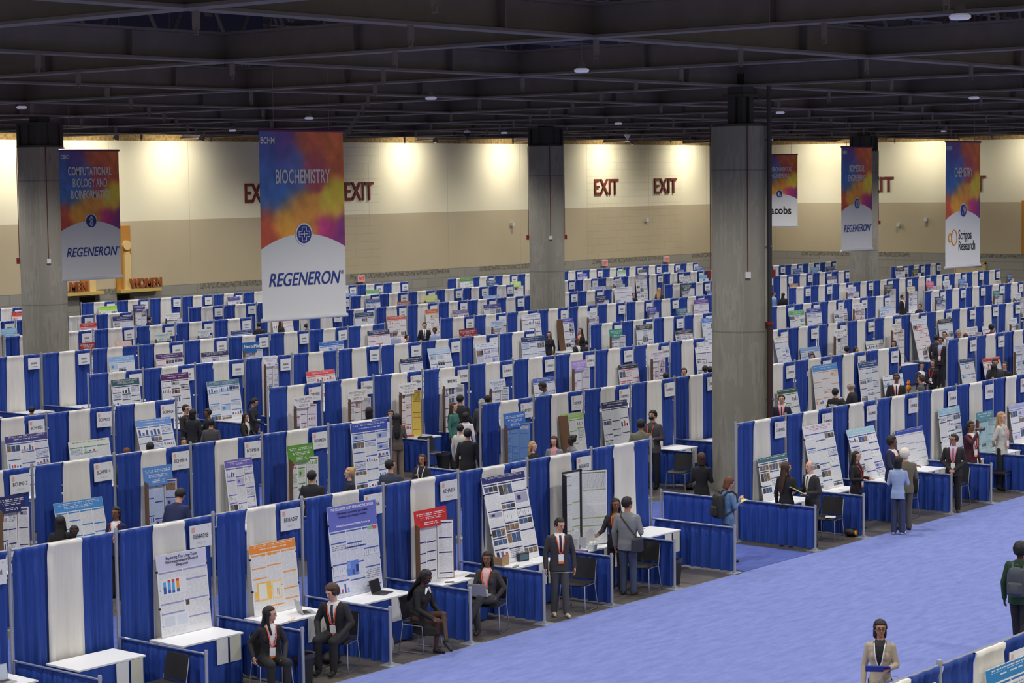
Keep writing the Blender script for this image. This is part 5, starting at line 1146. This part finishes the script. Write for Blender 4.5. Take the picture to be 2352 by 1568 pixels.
man('person in dark blue with black hair low in the cross aisle', 2113, 698, 1.60, -20, top=(40, 44, 60), skin='light', **F0)
man('dark head before the lavender poster right of the pillar', 1905, 729, 1.62, 175, top=BLKS, skin='light', **F0)
man('blond low head before the green poster right of the pillar', 1809, 744, 1.62, 160, top=GREYS, hc='blond', skin='light', **F0)
man('dark head before the pale blue poster', 2034, 720, 1.62, 170, top=BLKS, skin='light', **F0)
man('dark haired man with red collar before a white poster', 1946, 795, 1.66, 150, top=BLKS, skin='tan')
man('dark haired woman beside the red collar', 1966, 797, 1.62, 60, top=BLKS, hair='bob', fem=True, skin='light')
man('grey haired person before the white trifold', 1908, 811, 1.60, 170, top=GREYS, hc='grey', skin='light')
man('woman with black hair before the light blue landscape poster', 1866, 813, 1.60, 0, top=BLKS, hair='long', fem=True, skin='light')
man('woman with black bob before the orange titled trifold', 2053, 782, 1.66, -10, top=BLKS, hair='bob', fem=True, skin='light')
man('man in dark suit seen from behind in the far cross aisle', 2146, 770, 1.74, 150, top=(44, 46, 60), skin='tan')
man('tall man in black suit with white badge in the far cross aisle', 2161, 775, 1.78, -20, top=BLKS, shirt=(150, 170, 220), skin='tan', lan=(226, 120, 60), glasses=True)
man('young person with black hair facing the camera in the far cross aisle', 2169, 762, 1.66, 0, top=(200, 200, 206), skin='light')
man('grey haired man in glasses beside the far end pole', 2202, 758, 1.68, 60, top=(60, 60, 70), hc='grey', skin='light')
man('reddish low head beside the grey haired man', 2218, 766, 1.60, 170, top=GREYS, hc='red', skin='light')
man('person with black curly hair before the small white poster', 2278, 745, 1.70, 150, top=(120, 40, 50), hair='curly', skin='tan')
man('dark hair low at the far right in the fourth row', 2331, 688, 1.62, 0, top=BLKS, skin='light', **F0)
man('man in navy suit with white shirt reading a leaflet', 2116, 833, 1.72, 40, top=(44, 48, 70), shirt=(225, 225, 225), skin='light', arms=('fwd', 'fwd'))
man('woman in black suit with red lanyard reading a leaflet', 2143, 827, 1.60, -30, top=BLKS, bot=BLKS, hair='long', fem=True, skin='light', lan=(206, 60, 50))
man('person with brown curly hair in grey jacket seen from the side', 2115, 862, 1.70, -90, top=(84, 84, 86), hair='curly', hc='brown', skin='light')
man('person with short hair in front of the red poster', 2286, 825, 1.70, 10, top=(60, 60, 66), skin='tan')
man('woman with long black hair before the red poster', 2283, 836, 1.60, 170, top=BLKS, hair='long', fem=True, skin='light')
man('person in black with dark hair right of the red poster', 2308, 832, 1.66, -20, top=BLKS, skin='light')
man('smiling young man in navy suit with red lanyard beside the big pillar', 1795, 907, 1.76, 0, top=(36, 38, 60), shirt=(214, 170, 180), tie=(60, 60, 80), lan=(210, 60, 50), skin='light')
WT, _, _ = man('person in black T-shirt with white back print before the tall blue titled poster', 1919, 892, 1.66, 150, top=(32, 32, 34), skin='light')
man('older bald man in black suit seen from the side', 1957, 878, 1.74, -110, top=(44, 42, 44), skin='light', hair='bald', hc='grey', tilt=18, arms=('down', 'phone'))
man('man in black suit and tie with red lanyard facing the camera', 2059, 859, 1.74, 0, top=(40, 40, 42), shirt=(225, 225, 225), tie=(40, 40, 44), lan=(214, 60, 50), skin='brown', glasses=True, badge=False)
man('small dark head low between drapes in the fifth row', 546, 806, 1.45, 170, top=BLKS, skin='light', **F0)
man('dark head by the tall lilac board', 626, 815, 1.60, 160, top=BLKS, skin='brown', **F0) if False else None
# ---- things carried
def onto(label, name, cat, me, parent_t, local, rot=(0, 0, 0), grp=None):
    M = Matrix.LocRotScale(parent_t.location, parent_t.rotation_euler, None)
    o = thing(name, label, cat, M @ (V(local)*parent_t.scale.x))
    o.rotation_euler = (rot[0], rot[1], rot[2]+parent_t.rotation_euler.z)
    return o
def backpack(label, T, colr, sc=1.0):
    o = onto(label, 'backpack', 'backpack', None, T, (0, .225, 1.17)); m = cm(colr, 'nylon'); b = MB()
    b.rings([(-.24, .12, .07), (-.22, .15, .09), (-.05, .155, .10), (.12, .15, .09), (.20, .12, .07), (.235, .05, .03)], m, 20); o.scale = (sc,)*3
    link('main_compartment', b.mesh('bag'), o); b = MB(); b.rings([(-.19, .10, .04, .09), (-.17, .125, .055, .09), (-.03, .12, .05, .09), (.0, .09, .03, .085)], cm(tuple(int(c*.9+8) for c in colr), 'nylon'), 16); link('front_pocket', b.mesh('pocket'), o)
    for sx in (-1, 1):
        b = MB(); b.tube([(sx*.08, -.07, .18), (sx*.10, -.16, .265), (sx*.115, -.26, .27), (sx*.125, -.345, .20), (sx*.14, -.36, .05), (sx*.15, -.30, -.08), (sx*.13, -.10, -.18)], .017, m, 8); link('shoulder_strap', b.mesh('strap'), o)
    b = MB(); b.tube([(-.03, -.03, .23), (-.02, -.03, .27), (.02, -.03, .27), (.03, -.03, .23)], .009, m, 6); link('top_handle', b.mesh('handle'), o)
    return o
backpack('black backpack on the back of the woman in denim', BPW, (34, 36, 38))
backpack('dark grey backpack on the back of the man in green', TG, (66, 72, 80), .95)
o = onto('black shoulder bag hanging at the hip of the man in light grey jacket', 'shoulder_bag', 'bag', None, t7, (-.22, .12, .92)); b = MB(); b.rings([(-.13, .10, .05), (-.11, .15, .06), (.10, .14, .055), (.13, .10, .03)], cm((48, 48, 54), 'nylon'), 16, Matrix.Rotation(1.2, 4, 'Z')); link('bag_body', b.mesh('bag'), o)
b = MB(); b.tube([(.0, .0, .12), (.14, .04, .30), (.30, .03, .50), (.345, -.1, .56), (.30, -.26, .50), (.15, -.31, .30), (0, -.2, .12), (-.02, -.06, .08)], .014, cm((48, 48, 54), 'nylon'), 8); link('strap', b.mesh('strap'), o)
b = MB(); b.tube([(0, 0, 0), (.42, -.30, .05)], .005, M_STEEL, 6); p = wr5[0][0]; body(onto('thin silver pointer in the hand of the young man in charcoal', 'pointer_stick', 'pointer', None, t5, p), b.mesh('stick'))
def book_me(w, h, t_, c, c2=None):
    b = MB(); b.box(-w/2, w/2, -t_/2, t_/2, -h/2, h/2, cm(c, 'card')); 
    if c2: b.box(-w/2+.006, w/2-.006, -t_/2-.001, t_/2+.001, -h/2+.006, h/2-.05, cm(c2, 'card'))
    return b.mesh('folder', False)
o = onto('blue folder held by the woman in beige blazer', 'folder', 'folder', None, TB, (.0, -.30, 1.13), (1.05, 0, .1)); o = body(o, book_me(.32, .23, .012, (40, 62, 150)))
o = onto('small round blue handbag at the hip of the woman in beige blazer', 'handbag', 'bag', None, TB, (.16, -.17, .86), (0, 0, 0)); b = MB(); b.ball((0, 0, 0), (.12, .04, .09), cm((96, 112, 160), 'leather')); b.tube([(-.10, 0, .05), (-.11, -.03, .15), (.10, -.03, .15), (.10, 0, .05)], .007, cm((190, 176, 150), 'strap'), 6); o = body(o, b.mesh('bag'))
o = onto('yellow and blue folders held by the older bald man', 'folder', 'folder', None, t13, (.02, -.34, 1.14), (1.2, .3, .2)); b = MB(); b.box(-.17, .17, -.004, .004, -.12, .12, cm((206, 200, 90), 'card')); b.box(-.20, .1, -.012, -.004, -.13, .09, cm((130, 176, 206), 'card')); b.box(-.22, -.1, -.02, -.012, -.05, .09, cm((44, 84, 170), 'card')); o = body(o, b.mesh('folders', False))
o = onto('yellow notepad in the hands of the woman in denim', 'notepad', 'notepad', None, BPW, (.10, -.36, 1.20), (1.2, 0, 0)); o = body(o, book_me(.15, .22, .008, (224, 210, 130)))
o = onto('dark steel bottle raised to the mouth of the woman in maroon', 'drinking_bottle', 'bottle', None, tdr, (-.01, -.14, 1.545)); b = MB(); b.tube([(0, 0, 0), (0, -.03, .005), (0, -.05, .01), (0, -.27, .045)], [.014, .016, .035, .036], cm((56, 62, 82), 'steel', .35), 14); o = body(o, b.mesh('bottle'))
o = thing('shirt_print', 'white lettering on the back of the black T-shirt', 'print', WT.location) if False else None
me_ = text_me('WEBPP', .10, cm((225, 225, 225), 'print'), .85, .001, bold=.003); q = link('back_print', me_, WT, (0, .150, 1.26), (0, 0, PI))
def laptop(label, x, y, z, rz, ang=110, lid=(150, 152, 156), screen=None):
    t = thing('laptop', label, 'laptop', (x, y, z), rz); m = cm(lid, 'aluminium', .35)
    b = MB(); b.box(-.16, .16, -.11, .11, 0, .014, m); b.box(-.135, .135, -.02, .085, .014, .016, M_BLK); b.box(-.045, .045, -.095, -.03, .014, .0155, cm(tuple(int(c*.85) for c in lid), 'pad')); link('base', b.mesh('base', False), t)
    b = MB(); b.box(-.16, .16, 0, .008, 0, .21, m); b.box(-.15, .15, -.002, 0, .01, .2, cm(screen or (40, 42, 48), 'screen', .2)); l = link('lid', b.mesh('lid', False), t, (0, .11, .012)); l.rotation_euler = (-math.radians(ang-90), 0, 0); return t
TOP = .762
laptop('open silver laptop on the table by the orange poster', 5.13, -.62, TOP, 1.1, 105, (168, 172, 176))
laptop('open black laptop on the table before the periwinkle poster', 6.95, -.52, TOP, .25, 105, (62, 60, 64))
laptop('open laptop with a white screen at the lower left corner', -.62, -.60, TOP, -.1, 100, (170, 172, 176), (190, 200, 220))
M_ = Matrix.LocRotScale(LAP.location, LAP.rotation_euler, None); p = M_ @ V((-.02, -.36, .655)); laptop('silver laptop on the lap of the woman in grey suit', p.x, p.y, p.z, LAP.rotation_euler.z+PI, 105, (150, 152, 158))
# ---- chairs
for i, (x, y, a, lab) in enumerate([(1.46, -1.50, -48, 'empty black chair at the lower left, closest to the camera'), (3.36, -1.64, 20, 'black chair under the woman looking over her shoulder'), (5.0, -1.42, -25, 'black chair under the young man in black suit'),
        (6.74, -1.52, 55, 'black chair under the woman in black dress'), (8.52, -1.46, -20, 'black chair under the woman with the laptop'), (10.78, -1.56, -28, 'empty black chair behind the young man with the pointer'), (12.78, -1.48, -28, 'empty black chair right of the grey jacket'),
        (19.3, -1.42, -25, 'black chair with papers on its seat, first right of the cross aisle'), (22.75, -1.25, -25, 'empty black chair behind the white haired man'), (25.0, -1.3, -25, 'empty black chair right of the man with clasped hands'), (27.4, -1.2, -25, 'empty black chair below the blond woman, front row right'),
        (23.15, 5.0, -25, 'black chair with a bottle under it near the big pillar'), (25.35, 5.0, 20, 'black chair standing against the big pillar'), (22.4, 12.3, 30, 'black chair before the table with food')]):
    chair(lab, x, y, face(x, y, a))
# ---- small things on the tables and the floor
def flat(label, name, cat, x, y, z, w, d, c, rz=0, h=.004): o = thing(name, label, cat, (x, y, z), rz); return body(o, box_me(-w/2, w/2, -d/2, d/2, 0, h, cm(c, 'paper')))
flat('black binder lying on the table left of the laptop', 'binder', 'binder', -.78, -.78, TOP, .3, .22, (60, 56, 58), .2, .02)
flat('black tablet on the table below the red headed board', 'tablet', 'tablet', 8.95, -.72, TOP, .26, .18, (28, 30, 44), .4, .01)
flat('dark phone lying beside the red headed board', 'phone', 'phone', 8.3, -.78, TOP, .08, .15, (40, 40, 46), .9, .008)
flat('white papers on the table by the navy titled poster', 'paper_stack', 'papers', 10.35, -.74, TOP, .30, .21, (222, 222, 226), .1, .006)
flat('grey pencil case on the table by the navy titled poster', 'pencil_case', 'case', 10.0, -.80, TOP, .18, .06, (130, 134, 140), .3, .02)
flat('purple binder on the table before the black edged trifold', 'binder', 'binder', 11.75, -.80, TOP, .28, .30, (92, 56, 118), .3, .03)
flat('white paper hanging off the table behind the pointer', 'paper_sheet', 'papers', 12.3, -.72, TOP, .21, .29, (228, 228, 230), .2)
flat('yellow note on the table by the orange poster', 'paper_note', 'papers', 4.62, -.80, TOP, .28, .05, (220, 200, 180), .5)
flat('paper stack on the first table right of the cross aisle', 'paper_stack', 'papers', 19.5, -.72, TOP, .21, .3, (220, 220, 224), .2, .01)
flat('papers on the seat of the first chair right of the cross aisle', 'paper_stack', 'papers', 19.27, -1.5, .478, .25, .2, (222, 220, 220), .5, .01)
flat('white notebook and papers on the table by the pink titled poster', 'paper_stack', 'papers', 21.2, -.72, TOP, .3, .22, (226, 226, 228), .1, .01)
flat('open paper on the table by the navy blue poster', 'paper_sheet', 'papers', 23.1, -.72, TOP, .3, .21, (226, 226, 228), -.2)
t = thing('small_monitor', 'small dark instrument with a screen on the table by the navy titled poster', 'device', (10.55, -.52, TOP), -.2); link('body', box_me(-.11, .11, -.03, .05, 0, .14, cm((38, 48, 60), 'plastic')), t); link('screen', box_me(-.09, .09, -.034, -.03, .02, .125, cm((78, 104, 118), 'screen')), t)
t = thing('cardboard_box', 'small open cardboard box beside the leaning navy titled poster', 'box', (10.02, -.45, TOP), .2); b = MB(); K = cm((170, 138, 100), 'card')
b.box(-.13, .13, -.1, -.092, 0, .16, K); b.box(-.13, .13, .092, .1, 0, .16, K); b.box(-.13, -.122, -.092, .092, 0, .16, K); b.box(.122, .13, -.092, .092, 0, .16, K); b.box(-.12, .12, -.09, .09, 0, .01, K); t = body(t, b.mesh('box', False))
t = thing('acrylic_stand', 'clear stand with white box model on the table before the black edged trifold', 'model', (12.05, -.52, TOP), .1); b = MB(); PL_ = cm((206, 210, 214), 'acrylic', .2)
b.box(-.13, .13, 0, .006, 0, .26, PL_); b.box(-.13, -.124, -.14, .0, 0, .2, PL_); b.box(.124, .13, -.14, 0, 0, .2, PL_); b.box(-.13, .13, -.14, 0, 0, .008, PL_); b.box(-.08, .02, -.1, -.03, .01, .07, cm((120, 120, 124), 'part')); t = body(t, b.mesh('stand', False))
t = thing('cotton_tub', 'clear tub of white cotton balls on the table before the black edged trifold', 'tub', (12.2, -.78, TOP)); b = MB(); b.tube([(0, 0, 0), (0, 0, .09)], [.085, .10], PL_, 20)
for q in range(9): b.ball((.05*math.cos(q*2.4)*(q % 3)*.6, .05*math.sin(q*2.4)*(q % 3)*.6, .10+.012*(q % 2)), (.028, .028, .028), cm((232, 228, 214), 'cotton'), None, 8, 6)
t = body(t, b.mesh('tub'))
def bin_(label, x, y):
    t = thing('waste_bin', label, 'bin', (x, y, 0)); b = MB(); vs = [(.0, .15, .12)]
    b.rings([(0, .14, .10), (.44, .18, .13), (.455, .19, .14), (.445, .165, .115), (.05, .125, .085)], M_BLK, 20, None, 4); link('bin_body', b.mesh('bin'), t)
    b = MB(); b.rings([(.40, .187, .137), (.47, .194, .144), (.46, .165, .115), (.3, .15, .10)], cm((50, 50, 56), 'liner', .25), 24, None, 4); link('bin_liner', b.mesh('liner'), t)
bin_('black waste bin beside the post in front of the orange poster booth', 3.98, -1.66); bin_('black waste bin behind the last low post of the left front row', 13.55, -1.60); bin_('black waste bin in the cross aisle beside the food table', 22.62, 12.05)
def btl(label, x, y, z, c, h=.24, r=.035, cap=(200, 200, 200)):
    t = thing('drinking_bottle', label, 'bottle', (x, y, z)); b = MB(); b.tube([(0, 0, 0), (0, 0, h*.78), (0, 0, h*.86)], [r, r, r*.6], cm(c, 'bottle', .35), 16); link('bottle_body', b.mesh('b'), t)
    b = MB(); b.tube([(0, 0, h*.86), (0, 0, h)], r*.62, cm(cap, 'cap'), 12); b.tube([(-r*.5, 0, h), (-r*.45, 0, h*1.13), (r*.45, 0, h*1.13), (r*.5, 0, h)], .004, cm(cap, 'cap'), 6); link('cap', b.mesh('c'), t); return t
p = at_z(2250, 1146, 0); btl('tall peach coloured bottle standing on the floor at the right', p.x, p.y, 0, (228, 190, 140), .34, .045, (226, 200, 160))
p = at_z(1294, 1378, 0); btl('clear water bottle on the floor behind the young man with the pointer', p.x, p.y+.25, 0, (196, 204, 210), .26, .035)
p = at_z(1552, 1118, 0); o = btl('pink topped bottle lying under the chair near the big pillar', p.x, p.y, .04, (210, 190, 200), .24, .035, (200, 110, 160)); o.rotation_euler = (PI/2, 0, .6)
t = thing('water_jug', 'large clear blue water jug before the blue trifold board', 'jug', (18.78, 6.14, .762)); b = MB(); b.tube([(0, 0, 0), (0, 0, .12), (0, 0, .13), (0, 0, .24), (0, 0, .28), (0, 0, .32)], [.13, .13, .125, .13, .11, .05], cm((120, 164, 206), 'clear_plastic', .15), 24); t = body(t, b.mesh('jug'))
def bag_on_floor(label, x, y, c, c2, cat='bag', sz=(.2, .14, .18)):
    t = thing('floor_bag', label, cat, (x, y, 0), .4); b = MB(); b.ball((0, 0, sz[2]*.5), (sz[0], sz[1], sz[2]*.5), cm(c, 'nylon'), None, 20, 12, lambda d: 1+.15*noise.noise((d.x*2, d.y*2, d.z*2+x))); link('bag_body', b.mesh('bag'), t)
    b = MB(); b.ball((-.06, -sz[1]*.7, sz[2]*.45), (sz[0]*.6, .05, sz[2]*.36), cm(c2, 'nylon'), None, 14, 10); b.tube([(-.08, 0, sz[2]*.9), (-.04, 0, sz[2]*1.3), (.04, 0, sz[2]*1.3), (.08, 0, sz[2]*.9)], .008, cm(c2, 'nylon'), 6); link('pocket', b.mesh('pocket'), t)
bag_on_floor('black backpack with white trim beside the woman in black dress', 6.12, -1.35, (40, 38, 42), (150, 150, 150), 'backpack', (.18, .14, .42))
bag_on_floor('dark bag under the seated young man', 5.25, -1.0, (40, 38, 46), (60, 58, 66)); bag_on_floor('white tote bag under the woman with the laptop', 8.15, -1.05, (206, 204, 196), (226, 224, 216))
p = at_z(1975, 1232, 0); bag_on_floor('black and orange bag on the floor by the post', p.x, p.y+.2, (48, 44, 46), (226, 150, 40)); bag_on_floor('black bag under the chair near the big pillar', 23.5, 4.95, (36, 36, 40), (50, 50, 56))
# food table and orange plush
t = thing('food_tray', 'tray of red and green food on the table at the cross aisle', 'food', (22.6, 13.25, TOP)); b = MB(); b.box(-.26, .26, -.15, .15, 0, .03, cm((200, 206, 200), 'tray'))
for q in range(14): b.ball((-.2+.03*q, .07*math.sin(q*2.1), .045), (.03, .03, .025), cm([(190, 50, 44), (70, 120, 60), (200, 60, 50)][q % 3], 'food'), None, 8, 6)
t = body(t, b.mesh('food'))
t = thing('plush_toy', 'small orange plush toy at the far cross aisle', 'toy', at_z(2087, 876, 1.1)); t.location.z = 0; b = MB(); OC = cm((230, 140, 40), 'plush'); b.ball((0, 0, .9), (.09, .08, .11), OC); b.ball((0, 0, 1.05), (.06, .06, .06), OC); b.ball((-.04, 0, 1.11), (.02, .02, .03), OC); b.ball((.04, 0, 1.11), (.02, .02, .03), OC); b.tube([(0, 0, 0), (0, 0, .8)], .02, M_STEELDK, 6); t = body(t, b.mesh('plush'))
laptop('grey laptop on the corner table of the far cross aisle', *(lambda p: (p.x, p.y))(at_z(2090, 830, .78)), .765, .4, 110, (150, 160, 190))
b = MB(); b.tube([(9.08, -.75, .775), (9.2, -.9, .74), (9.0, -1.2, .45), (8.9, -1.35, .52), (8.75, -1.5, .62)], .006, cm((220, 220, 224), 'cable'), 6); thing('charging_cable', 'white charging cable running from the tablet to the laptop', 'cable', me=b.mesh('cable'))
